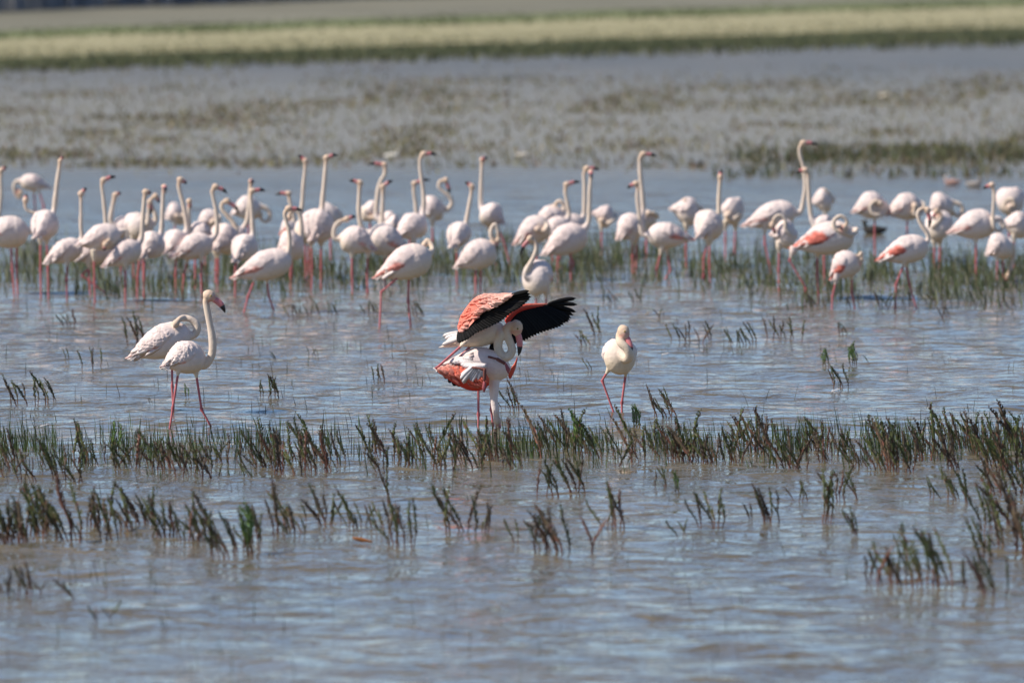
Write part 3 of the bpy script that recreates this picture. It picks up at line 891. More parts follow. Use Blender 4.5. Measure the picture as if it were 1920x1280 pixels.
F('pale flamingo with end-on face, front one of two parallel upright necks', 525, (1017, 478), (1098, 432), 28,
  [(1103, 418), (1105, 390), (1106, 360), (1108, 332), (1108, 322)], (1109, 337, -.15), [[(1072, 460), (1069, 492), (1071, 525)], [(1062, 460), (1075, 492), (1073, 522)]], .1, tint=.1)
F('flamingo with bill hooked to the right, rear one of two parallel upright necks', 508, (1032, 450), (1094, 412), 24,
  [(1095, 402), (1096, 375), (1096, 345), (1095, 326), (1100, 316)], (1124, 319), [[(1050, 455), (1050, 485), (1051, 508)]], .1, tint=.15, dep=.4)
F('small flamingo asleep alone with shaded front between two upright groups', 480, (1110, 400), (1150, 410), 20,
  [(1154, 405), (1148, 414, -.1), (1138, 420, -.12), (1128, 414, -.13)], None, [[(1128, 425), (1128, 450), (1128, 480)]], 0, tint=.12, group=GS)
F('tall flamingo with bill level to the right, neck against the blue water', 515, (1157, 449), (1203, 410), 25,
  [(1206, 396), (1205, 370), (1202, 340), (1200, 312), (1200, 296), (1206, 289)], (1232, 294), [[(1186, 450), (1186, 480), (1186, 515)], [(1193, 450), (1193, 480), (1192, 512)]], .1, tint=.1, coral=.1)
F('flamingo facing left with raised thigh and coral tail, pink face lowered', 524, (1300, 450), (1214, 437), 23,
  [(1206, 440), (1201, 420), (1198, 395), (1195, 370), (1196, 352), (1193, 344)], (1176, 354), [[(1240, 470), (1231, 505), (1233, 520)], [(1250, 470), (1257, 507), (1246, 525)]], 0, coral=.35)
F('sleeping flamingo showing a cream tucked head behind the left-facing bird', 488, (1188, 425), (1228, 404), 18,
  [(1232, 405), (1226, 400, -.1), (1216, 400, -.12)], None, [[(1212, 425), (1212, 455), (1212, 488)]], 0, cream=.2, group=GS)
F('sleeping flamingo with pale fluffy thigh and shaded wing near the lone upright one', 500, (1256, 392), (1312, 400), 25,
  [(1316, 396), (1308, 386, -.05), (1296, 380, -.08), (1285, 376, -.08)], None, [[(1287, 425), (1286, 465), (1287, 500)]], 0, tint=.05, group=GS)
F('cream flamingo standing upright alone, neck straight and head end-on', 531, (1308, 444), (1344, 410), 29,
  [(1347, 402), (1348, 378), (1349, 352), (1351, 332)], (1353, 318, .15), [[(1328, 452), (1319, 485), (1319, 510)], [(1331, 452), (1330, 490), (1332, 531)]], .3, cream=.35)
F('sleeping flamingo with ruffled crown right beside the cream upright one', 482, (1354, 388), (1388, 402), 25,
  [(1388, 398), (1380, 408, -.14), (1372, 412, -.15), (1364, 405, -.16)], None, [[(1360, 425), (1360, 450), (1360, 480)], [(1379, 425), (1378, 450), (1377, 482)]], -.2, cream=.1, group=GS)
F('long-tailed flamingo with the highest head, bill arched level to the right', 512, (1393, 424), (1492, 392), 25,
  [(1500, 398), (1507, 372), (1510, 345), (1506, 312), (1500, 290), (1500, 276), (1506, 268)], (1534, 273), [[(1434, 430), (1434, 455), (1446, 512)]], 0, coral=.2, tint=.1, nr=.024)
F('flamingo with pale face turned left just below the highest head', 530, (1566, 432), (1524, 418), 20,
  [(1522, 408), (1518, 380), (1516, 350), (1515, 330), (1510, 319)], (1492, 324), [[(1546, 440), (1545, 485), (1546, 530)]], -.1)
F('white flamingo asleep at the back right of the two crossing necks', 462, (1521, 380), (1560, 374), 22,
  [(1562, 376), (1554, 362, -.05), (1546, 358, -.06)], None, [[(1547, 395), (1547, 430), (1547, 462)]], 0, group=GS)
F('flamingo with shadowed neck arched like a hook left of the coral-winged bird', 545, (1444, 440), (1492, 440), 27,
  [(1482, 440, -.12), (1473, 428, -.14), (1472, 412, -.14), (1463, 404, -.14), (1453, 408, -.14), (1448, 422, -.13)], (1452, 440, -.13), [[(1461, 465), (1460, 505), (1461, 545)]], 0, dark=.1, nr=.022)
F('large flamingo with vivid coral wing patch preening, brown head rolled into its neck', 560, (1484, 466), (1602, 436), 30,
  [(1606, 430), (1598, 440, -.1), (1582, 436, -.15), (1566, 428, -.15), (1564, 414, -.15), (1576, 405, -.15), (1588, 414, -.15), (1584, 428, -.15)], (1574, 428, -.18), [[(1486, 474), (1480, 487), (1509, 536)], [(1533, 475), (1532, 515), (1535, 560)]], 0, coral=.85, cream=.08, nr=.023, dark=.2)
F('small pink-winged flamingo in front of the coral-winged one, head tucked to its breast', 577, (1558, 524), (1606, 478), 25,
  [(1611, 480), (1615, 474), (1616, 482), (1614, 488)], (1606, 508), [[(1568, 524), (1561, 555), (1560, 577)], [(1597, 515), (1597, 548), (1602, 574)]], 0, coral=.55, tint=.1, nr=.022)
F('one-legged sleeping flamingo with the clearest ring-shaped neck loop', 492, (1598, 398), (1658, 378), 25,
  [(1661, 386), (1659, 398, -.06), (1648, 404, -.16), (1636, 400, -.17), (1632, 387, -.17), (1641, 377, -.17), (1651, 381, -.17)], None, [[(1640, 405), (1640, 445), (1641, 492)]], 0, tint=.1, coral=.15, group=GS)
F('sleeping flamingo directly right of the ring-necked one, pink tail to the left', 492, (1661, 402), (1726, 380), 25,
  [(1730, 382), (1731, 394, -.08), (1722, 404, -.15), (1714, 400, -.16), (1716, 386, -.16)], None, [[(1701, 405), (1701, 445), (1701, 492)]], 0, tint=.12, coral=.15, group=GS)
F('sleeping flamingo whose shaded neck loop sticks out to the right of its breast', 482, (1743, 400), (1782, 376), 25,
  [(1790, 380), (1803, 386), (1805, 396), (1797, 405), (1787, 400)], None, [[(1764, 405), (1764, 445), (1764, 482)]], 0, tint=.1, group=GS)
F('striding flamingo with tightly hooked neck and dusky coral wing at the right', 576, (1646, 488), (1740, 456), 25,
  [(1740, 450), (1738, 436), (1728, 422), (1722, 408), (1722, 397), (1730, 391), (1739, 394)], (1741, 428), [[(1697, 490), (1680, 533), (1679, 576)], [(1698, 492), (1705, 533), (1716, 570)]], 0, coral=.7, dark=.15, nr=.024)
F('flamingo facing the camera with S-bent neck behind the striding right-hand bird', 510, (1772, 430), (1752, 420), 27,
  [(1750, 424), (1762, 412), (1764, 400), (1756, 396)], (1750, 412), [[(1752, 455), (1752, 482), (1752, 508)], [(1762, 455), (1762, 482), (1761, 510)]], -.35)
F('flamingo with pink tail whose neck coils below its chest before rising, bill left', 526, (1778, 437), (1866, 412), 27,
  [(1874, 410), (1881, 422), (1874, 433, -.06), (1864, 427, -.12), (1862, 408, -.12), (1863, 385, -.12), (1864, 362, -.12), (1860, 347, -.12)], (1843, 355), [[(1830, 448), (1830, 490), (1830, 526)]], 0, coral=.2, tint=.1, nr=.023)
F('sleeping flamingo seen from the front with its neck spiralled on its breast', 472, (1888, 372), (1898, 382), 25,
  [(1910, 376, -.12), (1909, 392, -.16), (1896, 397, -.18), (1884, 390, -.18), (1886, 377, -.18), (1898, 374, -.2), (1902, 384, -.2), (1894, 388, -.2)], None, [[(1892, 400), (1892, 440), (1892, 472)]], -.4, tint=.15, nr=.022, wk=.95, group=GS)
F('flamingo standing at the right edge below the spiral-necked sleeper', 515, (1876, 420), (1932, 424), 24,
  [(1936, 415), (1940, 395), (1944, 370), (1946, 350)], (1962, 352), [[(1902, 445), (1901, 480), (1902, 515)]], 0, tint=.05)
F('round flamingo feeding low with hidden head at the lower right of the flock', 532, (1849, 478), (1894, 452), 25,
  [(1898, 462, .1), (1900, 480, .14), (1896, 500, .15), (1890, 518, .15)], (1886, 530), [[(1870, 480), (1870, 505), (1870, 532)], [(1880, 480), (1881, 505), (1882, 532)]], 0, tint=.08)

# ---- the nearer birds
GN = None
F('cream-white flamingo wading to the right, neck upright in an S, pink bill with black tip', 802, (304, 688), (382, 664), 32,
  [(380, 684), (391, 677), (398, 660), (398, 635), (393, 605), (388, 578), (386, 562), (392, 554)], (422, 586),
  [[(335, 692), (324, 765), (318, 804)], [(367, 696), (378, 768), (397, 802)]], .2, hero=True, cream=.12, tint=.05, group=GN, nr=.034, hb=1.28, hr=1.1, sag=.2, coral=.05, eyes=True, bend=.26)
F('sleeping flamingo on one leg behind the wading one, neck folded over its back', 772, (241, 671), (357, 620), 33,
  [(363, 628), (370, 616), (367, 606), (356, 598), (345, 596), (336, 599, -.05), (330, 606, -.08)], None,
  [[(322, 660), (323, 725), (325, 772)]], .1, hero=True, tint=.18, group=GN, nr=.032, coral=.10)
F('cream flamingo standing apart at the right, facing the camera with folded neck', 775, (1152, 670), (1168, 664), 34.5,
  [(1176, 672, -.24), (1180, 664, -.29), (1174, 652, -.30), (1164, 642, -.28), (1161, 630, -.24), (1164, 623, -.24), (1169, 621, -.25)], (1182, 668, -.31),
  [[(1143, 690), (1129, 713), (1151, 774)], [(1174, 694), (1166, 755), (1166, 776)]], -.42, hero=True, cream=.46, tint=.1, group=GN, nr=.040, hb=1.22, hr=1.25, wk=.90, eyes=True, sag=0)

# ---- the mating pair
fem, FP, FT = F('white and coral female flamingo bent forward with her head down in the water', 803, (818, 690), (958, 690), 32,
  [(930, 702), (927, 722), (926, 745), (929, 770), (932, 788)], (935, 806), [[(897, 712), (897, 778), (897, 804)], [(922, 720), (921, 768), (925, 803)]], -.05,
  hero=True, tint=.30, group=GN, nr=.046, pale=.8, tp=.72, hb=1.0, cx=890, wings=False, sag=.35)
def cr(x, y): return (780 + x / 4.174, 520 + y / 4.174)
def resample(P, n): return spline([(*q, 0) for q in P], n)[:, :2]
def shell(name, P, A, B, dA, dB, colf, na=26, nb=10, thick=.02, bulge=.03, relief=.006, rows=5):
    """A thick feathered sheet between two picture curves A and B, each with its own depth in metres (start, end)."""
    a, b = resample(A, na), resample(B, na)
    g = np.zeros((na, nb, 3)); gi = g.copy(); c = np.zeros((na, nb, 3))
    for i in range(na):
        s = i / (na - 1)
        for j in range(nb):
            t = j / (nb - 1)
            p = a[i] * (1 - t) + b[i] * t
            d = (dA[0] * (1 - s) + dA[1] * s) * (1 - t) + (dB[0] * (1 - s) + dB[1] * s) * t
            ph = t * rows + .5 * (i % 2) * 0 + .15 * math.sin(i * 2.2)
            lobe = abs(((s * na / 2 + .5 * (int(ph) % 2)) % 1) - .5) * 2
            off = bulge * math.sin(math.pi * t) * math.sin(math.pi * min(1, max(0, .1 + .85 * s))) + relief * (ph % 1) * (1 - .5 * lobe)
            edge = min(1, min(t, 1 - t, s * 2, (1 - s) * 2) * 5)
            g[i, j] = P((p[0], p[1], d - off - thick * .5 * edge ** .5))
            gi[i, j] = P((p[0], p[1], d - off + thick * .5 * edge ** .5))
            c[i, j] = colf(s, t) * (1 - .12 * ((ph % 1) < .2))
    n = na * nb
    V = np.vstack([g.reshape(-1, 3), gi.reshape(-1, 3)]); C = np.vstack([c.reshape(-1, 3)] * 2)
    q = lambda i, j: i * nb + j
    f = []
    for i in range(na - 1):
        for j in range(nb - 1):
            f.append((q(i, j), q(i, j + 1), q(i + 1, j + 1), q(i + 1, j)))
            f.append((n + q(i, j), n + q(i + 1, j), n + q(i + 1, j + 1), n + q(i, j + 1)))
        for j in (0, nb - 1):
            f.append((q(i, j), q(i + 1, j), n + q(i + 1, j), n + q(i, j)))
    for j in range(nb - 1):
        for i in (0, na - 1):
            f.append((q(i, j), n + q(i, j), n + q(i, j + 1), q(i, j + 1)))
    return mesh_from(name, V, f, C, M_WING)
def feathers(name, parent, P, base, tip, n, dbase, dtip, width, color, tipc=None, mat=None, step=.0022, curve=0.0, curl=0.0):
    b, t = resample(base, n), resample(tip, n)
    for i in range(n):
        s = i / (n - 1)
        p0 = P((b[i][0], b[i][1], dbase[0] + (dbase[1] - dbase[0]) * s + step * i))
        p1 = P((t[i][0], t[i][1], dtip[0] + (dtip[1] - dtip[0]) * s + step * i))
        w_ = width if np.isscalar(width) else width[0] + (width[1] - width[0]) * s
        cc = np.array(color) * random.uniform(.85, 1.15)
        put(name, feather_mesh(name, p0, p1, (.1, -1, .12), w_, cc, tipc, curve, 9, mat, curl), parent)
C_ = lambda L: [cr(*q) for q in L]
PINKW = (.84, .42, .34)
# her near wing: coral, drooping, with loose white feathers over it
w1 = put('wing', shell('wing', FP, C_([(155, 705), (240, 692), (330, 694), (430, 705), (520, 722), (575, 790)]), C_([(158, 720), (240, 790), (330, 848), (430, 886), (520, 880), (572, 842)]),
   (-.13, -.20), (-.10, -.17), lambda s, t: mixc(mixc(CORAL, PINKW, sm(.25, 0, np.array(s + t * .5))), DEEP, sm(.25, .9, np.array(t))), 40, 14, .03, .05, .003, 6), fem)
feathers('flight_feather', w1, FP, C_([(190, 735), (250, 780), (300, 815)]), C_([(165, 728), (285, 838), (350, 852)]), 6, (-.08, -.08), (-.07, -.07), .035, BLACK, mat=M_FLIGHT)
for (b_, t_, w_, g_) in [((440, 700), (332, 786), .048, .70), ((452, 704), (350, 812), .050, .62), ((470, 706), (362, 830), .036, .72), ((482, 712), (392, 826), .046, .60), ((492, 716), (425, 812), .04, .68),
                         ((500, 722), (452, 800), .044, .60), ((508, 728), (474, 806), .034, .66), ((514, 732), (498, 778), .04, .62), ((470, 700), (400, 770), .05, .72)]:
    feathers('scapular_feather', w1, FP, C_([b_, (b_[0] + 1, b_[1] + 1)]), C_([t_, (t_[0] + 9, t_[1] + 7)]), 2, (-.235, -.24), (-.215, -.222), w_, (g_, g_ * .93, g_ * .93), step=-.004, curl=-random.uniform(.02, .12), curve=random.uniform(-.1, .1))
w2 = put('wing', shell('wing', FP, C_([(705, 740), (740, 712), (770, 670), (792, 620)]), C_([(735, 800), (755, 770), (780, 710), (796, 640)]), (.16, .2), (.2, .24),
   lambda s, t: mixc(CORAL, DEEP, np.array(t * .7)), 20, 8, .025, .02, .006, 4), fem)
_L = resample([cr(*q) for q in [(155, 705), (240, 692), (330, 694), (430, 705), (520, 722), (575, 790)]], 60)
_B = resample([cr(*q) for q in [(158, 720), (240, 790), (330, 848), (430, 886), (520, 880), (572, 842)]], 60)
cov = sorted((random.random(), random.random()) for _ in range(70))
for k_, (s0, t0) in enumerate(reversed(cov)):
    t0 = .12 + .85 * t0; t1 = max(.03, t0 - random.uniform(.10, .30))
    a0 = int(10 + s0 * 48); a1 = max(0, a0 - random.choice((7, 8, 9, 11)))
    b_ = _L[a0] * (1 - t0) + _B[a0] * t0; t_ = _L[a1] * (1 - t1) + _B[a1] * t1
    dd = -.142 - .05 * s0 - .046 * math.sin(math.pi * (t0 + t1) / 2) - .00015 * k_
    c_ = mixc(mixc(CORAL, PINKW, sm(.75, .1, np.array(s0 + .45 * t0)) * .85), DEEP, sm(.35, .95, np.array(t0)) * .7) * random.uniform(.88, 1.1)
    c_ = mixc(c_, PINKW, np.array(random.uniform(0, .3)))
    put('covert_feather', feather_mesh('covert_feather', FP((b_[0], b_[1], dd)), FP((t_[0], t_[1], dd + .004)), (.1, -1, .2), random.uniform(.028, .044), np.clip(c_, 0, .95), np.clip(c_ * np.array((1.03, 1.12, 1.12)), 0, .92), random.uniform(-.12, .04), 7, M_WING), w1)
# ruffled white back feathers under the male
feathers('back_feather', fem, FP, C_([(430, 640), (440, 660), (460, 680), (480, 690), (520, 690), (550, 690)]), C_([(262, 660), (275, 668), (330, 650), (350, 690), (385, 700), (410, 705)]), 9, (-.12, -.2), (-.1, -.19), .075, (.80, .72, .70), step=-.004, curl=-.05)
feathers('back_feather', fem, FP, C_([(520, 600), (540, 610), (560, 620), (590, 640)]), C_([(405, 590), (420, 620), (470, 625), (520, 640)]), 6, (-.06, -.1), (-.05, -.09), .09, (.80, .73, .71), step=-.004, curl=-.1)

male, MP, MT = F('male flamingo balancing on her back with spread coral and black wings', 803, (838, 648), (946, 612), 24,
  [(938, 627), (934, 642), (935, 656), (943, 668), (954, 667), (960, 655), (956, 641), (951, 628), (950, 616), (958, 610), (968, 613)], (972, 667),
  [[(872, 642), (817, 691, -.14), (850, 690, -.02), (891, 689, -.27), (909, 692, -.30), (908, 714, -.29)], [(889, 642), (862, 669, -.06), (885, 668, .05), (912, 668, .02), (918, 669, -.17), (932, 673, -.19), (948, 682, -.19)]], 0,
  hero=True, cream=.42, group=GN, nr=.036, tp=.22, hb=1.28, hr=1.25, cx=890, wings=False, tailf=False, eyes=True, bend=.18, nd=-.06, sag=.1)
def cov_near(s, t):
    c = mixc(CORAL, (.90, .48, .38), sm(.35, .75, np.array(s)))
    c = mixc(c, (.88, .55, .46), sm(.5, 1, np.array(t)) * .7)
    c = mixc(c, (.90, .50, .42), np.array(.15))
    return mixc(c, (.95, .22, .14), np.array(.6 * math.exp(-((s - .3) / .15) ** 2)))
nw = put('wing', shell('wing', MP, C_([(325, 400), (345, 312), (400, 225), (460, 160), (530, 128), (620, 127), (752, 124)]), C_([(340, 432), (392, 408), (462, 335), (545, 262), (620, 232), (690, 190), (765, 132)]),
   (.10, -.12), (-.16, -.46), cov_near, 48, 14, .03, .05, .003, 6), male)
_L = resample([cr(*q) for q in [(325, 400), (345, 312), (400, 225), (460, 160), (530, 128), (620, 127), (752, 124)]], 60)
_B = resample([cr(*q) for q in [(340, 432), (392, 408), (462, 335), (545, 262), (620, 232), (690, 190), (765, 132)]], 60)
cov = sorted(((random.random() ** 1.1 * .72, random.random()) for _ in range(120)), reverse=True)
for k_, (t0, s0) in enumerate(cov):
    t1 = t0 + random.uniform(.26, .40)
    a0 = int(s0 * 52); a1 = min(59, a0 + random.choice((5, 6, 7, 8)))
    b_ = _L[a0] * (1 - t0) + _B[a0] * t0; t_ = _L[a1] * (1 - t1) + _B[a1] * t1
    tm = (t0 + t1) / 2; dd = (.10 - .22 * s0) * (1 - tm) + (-.16 - .30 * s0) * tm - .026 - .036 * math.sin(math.pi * min(1, tm)) - .0001 * k_
    c_ = mixc(cov_near(s0, tm), (.90, .50, .42), np.array(random.uniform(0, .22))) * random.uniform(.92, 1.06)
    put('covert_feather', feather_mesh('covert_feather', MP((b_[0], b_[1], dd)), MP((t_[0], t_[1], dd + .004 - .05 * (t1 - t0))), (.1, -1, .35), random.uniform(.026, .044), np.clip(c_, 0, .95), np.clip(c_ * np.array((1.0, 1.1, 1.12)), 0, .92), random.uniform(-.05, .1), 7, M_WING), nw)
feathers('flight_feather', nw, MP, C_([(338, 420), (385, 400), (450, 330), (520, 268), (580, 234), (630, 214), (680, 182), (715, 150)]),
   C_([(340, 516), (400, 488), (480, 434), (570, 394), (680, 338), (760, 272), (830, 228), (872, 190), (902, 158), (893, 128), (886, 104)]), 30, (-.13, -.43), (-.24, -.58), (.052, .042), BLACK, mat=M_FLIGHT, step=.0018)
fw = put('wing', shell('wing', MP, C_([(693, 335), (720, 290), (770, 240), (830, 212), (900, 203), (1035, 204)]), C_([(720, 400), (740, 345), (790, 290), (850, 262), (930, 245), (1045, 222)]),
   (.12, .42), (.14, .44), lambda s, t: mixc(mixc((.6, .05, .03), (.75, .2, .13), np.array(s)), (.5, .03, .02), sm(.2, .9, np.array(t))), 36, 9, .03, .02, .008, 4), male)  # red underside, its colour deepened to paint in the wing's shadow
feathers('flight_feather', fw, MP, C_([(715, 385), (735, 345), (780, 290), (840, 255), (920, 235), (1000, 220)]),
   C_([(726, 525), (790, 522), (850, 500), (905, 474), (985, 440), (1080, 410), (1150, 382), (1205, 325)]), 22, (.14, .42), (.2, .55), (.062, .056), BLACK, mat=M_FLIGHT, step=-.002, curve=.03)
for b_, t_ in [((985, 235), (1205, 322)), ((998, 232), (1214, 308)), ((1005, 228), (1222, 290)), ((1015, 222), (1238, 268)), ((1025, 216), (1256, 242)), ((1030, 212), (1259, 184)), ((1036, 207), (1243, 137))]:
    feathers('flight_feather', fw, MP, C_([b_, (b_[0] + 1, b_[1])]), C_([t_, (t_[0] + 1, t_[1] + 2)]), 1 + 1, (.40, .40), (.58, .58), .04, BLACK, mat=M_FLIGHT, step=-.003, curve=-.10)
feathers('flight_feather', fw, MP, C_([(612, 478), (640, 478)]), C_([(576, 588), (606, 580)]), 4, (.02, .02), (-.06, -.06), .035, BLACK, mat=M_FLIGHT)
feathers('covert_feather', fw, MP, C_([(840, 225), (870, 222), (905, 215), (940, 212), (985, 208)]), C_([(848, 268), (880, 266), (930, 256), (962, 252), (995, 240)]), 9, (.30, .41), (.31, .42), .026, (.92, .50, .42), tipc=(.92, .7, .62), step=-.001)
tl = put('tail', shell('tail', MP, C_([(345, 470), (280, 500), (172, 548)]), C_([(345, 530), (290, 545), (178, 551)]), (0, 0), (-.02, 0), lambda s, t: mixc(CREAM, (.86, .72, .62), np.array(s)), 14, 7, .02, .01, .004, 3), male)
feathers('tail_feather', tl, MP, C_([(345, 425), (345, 440), (345, 460), (345, 480)]), C_([(205, 462), (215, 472), (240, 500), (200, 530)]), 5, (.02, -.03), (.03, -.02), .045, (.84, .76, .72), step=-.004)
finish_birds()

# ---- ducks far behind
def duck(label, x, y, flip, body, head, L=.25):
    O = at(x, y); r = empty('duck', O)
    prop(r, label, 'duck', 'ducks resting in the water behind the flock')
    g = -1 if flip else 1
    a = Acc()
    v, f = tube(np.array([(-.5 * L * g, 0, .12), (-.38 * L * g, 0, .085), (-.1 * L * g, 0, .07), (.2 * L * g, 0, .075), (.36 * L * g, 0, .10), (.42 * L * g, 0, .13)]), [.008, .045, .085, .085, .05, .02], 12, .9); a.add(v, f, body)
    v, f = tube(np.array([(.30 * L * g, 0, .10), (.38 * L * g, 0, .16), (.40 * L * g, 0, .20), (.43 * L * g, 0, .225), (.47 * L * g, 0, .225)]), [.035, .028, .034, .036, .012], 10); a.add(v, f, head)
    for q in range(len(a.v)): a.v[q] = a.v[q] * np.array([1, L / .42, L / .42])
    put('body', a.mesh('body', M_PLUME), r)
    b = Acc(); v, f = tube(np.array([(.46 * L * g, 0, .222), (.52 * L * g, 0, .212), (.58 * L * g, 0, .205)]), [.014, .013, .004], 8); v = v * np.array([1, L / .42, L / .42]); b.add(v, f, (.12, .08, .05))
    put('bill', b.mesh('bill', M_BILL), r)
duck('small duck with rusty middle and pale ends on the blue water, right of the flock', 1786, 347, True, (.46, .28, .23), (.7, .6, .55))
duck('low pale brown duck next to the flamingo with the coiled neck', 1826, 351, False, (.36, .31, .27), (.26, .22, .2))
duck('pale duck far behind the level-billed necks', 735, 297, False, (.66, .62, .55), (.6, .56, .5))
duck('small pale duck resting far behind, right of the longest straight neck', 981, 296, True, (.55, .5, .42), (.35, .3, .26))
duck('distant cream duck at the upper right above the flock', 1660, 184, False, (.6, .53, .42), (.2, .18, .15))
duck('dark duck lying in the reeds by the one-legged sleeping flamingo', 1640, 440, True, (.05, .045, .04), (.05, .05, .04), .34)
duck('dark little duck on the water above the cream upright flamingo', 1306, 312, False, (.09, .085, .085), (.06, .06, .06), .18)
# ------------------------------------------------------------------ glasswort clumps
def stem_mesh(k, bright=False, red=False):
    """A stem one metre tall (scaled when placed): a leaning stalk set with short upright leaves and a pointed tip."""
    r = random.Random(100 + k)
    a = Acc()
    lean = r.uniform(-.5, .14); curl = r.uniform(-.4, .1); kink = r.uniform(-.04, .04)
    ts = np.linspace(0, 1, 9)
    C = np.stack([lean * ts + curl * ts ** 3 + kink * np.sin(ts * 7), .12 * r.uniform(-1, 1) * ts, ts * (1 - .12 * abs(lean + curl))], 1)
    C[0, 2] = -.15
    rad = np.interp(ts, [0, .15, .55, .85, 1], [.024, .028, .036, .028, .004]) * r.uniform(.8, 1.15)
    g0, g1 = ((.075, .085, .03), (.125, .14, .045)) if k % 3 else ((.09, .06, .038), (.12, .09, .05))
    if bright: g0, g1 = (.11, .18, .04), (.16, .25, .06)
    if red: g0, g1 = (.17, .065, .04), (.24, .13, .085)
    base = (.15, .06, .042)
    rad = rad * .72
    v, f = tube(C, rad, 6)
    cc = np.array([mixc(base, g0, sm(.0, .4, np.array(t))) for t in ts])
    a.add(v, f, np.vstack([np.repeat(cc, 6, axis=0), cc[0], cc[-1]]))
    nl = 24
    for i in range(nl):
        t = .10 + .90 * (i / (nl - 1)) ** .9
        p = np.array([np.interp(t, ts, C[:, q]) for q in range(3)])
        th = (0 if i % 2 else math.pi) + r.gauss(0, .7)
        o = np.array([math.cos(th), math.sin(th), 0])
        L = r.uniform(.07, .15) * (.22 + 1.15 * math.sin(math.pi * min(1, .10 + t * .86))) * (1.25 if bright else 1)
        tip = p + o * L * r.uniform(.28, .55) + np.array([(lean + curl) * L * .8, 0, L * r.uniform(.7, 1.2)])
        s = np.array([-o[1], o[0], 0]) * .012 + np.array([.018, 0, 0]) * r.uniform(.6, 1.3) * (1.5 if bright else 1)
        m = p * .6 + tip * .4 + o * .022
        pale = r.random() < .10
        c = np.array((.30, .23, .18)) if pale else mixc(base, np.array(g1) * r.uniform(.5, 1.3), np.array(min(1, t * 2)))
        if not pale and not bright and r.random() < .18: c = np.array((.19, .08, .055))
        a.add(np.array([p, m + s, tip, m - s, m - o * .03]), [(0, 1, 4), (1, 2, 4), (0, 4, 3), (4, 2, 3), (0, 3, 2), (0, 2, 1)], c)
    return a.mesh('stem', M_STEM, False)
STEMS = [stem_mesh(k) for k in range(14)]
BRIGHT = [stem_mesh(50 + k, True) for k in range(3)]
REDS = [stem_mesh(70 + k, False, True) for k in range(3)]
r2 = random.Random(5)
def clump(px, py, n, h, spread, label, group=None, kinds=None, depth=.12, name='glasswort_clump', lone=True):
    O = at(px, py); s = px_per_m(O.y)
    e = empty(name, O)
    e.rotation_euler = (0, 0, 0)
    prop(e, label, 'plant', group)
    for i in range(n):
        o = bpy.data.objects.new('stem', r2.choice(kinds or (STEMS if r2.random() > .035 else REDS)))
        o.parent = e
        x = ((i + .5) / n - .5) * spread / s + r2.gauss(0, .12) * spread / s / max(1, n ** .5)
        o.location = (x, r2.uniform(-1, 1) * depth * min(2.5, spread / 30), 0)
        hh = h / s * (r2.uniform(.7, 1.12) if lone else r2.uniform(.4, .9) if r2.random() < .6 else r2.uniform(.85, 1.25))
        o.scale = (hh * r2.uniform(.7, 1.05) * (1 if r2.random() < .9 else -1), hh * r2.uniform(.6, 1.0), hh)
        tk = min(1.6, .30 / hh)             # short stems are not thinner in proportion
        o.scale = (o.scale[0] * max(1, tk ** .5), o.scale[1] * max(1, tk ** .5), hh)
        o.rotation_euler = (0, r2.uniform(-.22, .14), r2.uniform(-.6, .6))
        col.objects.link(o)
    return e
G = 'dark glasswort clumps standing in the water'
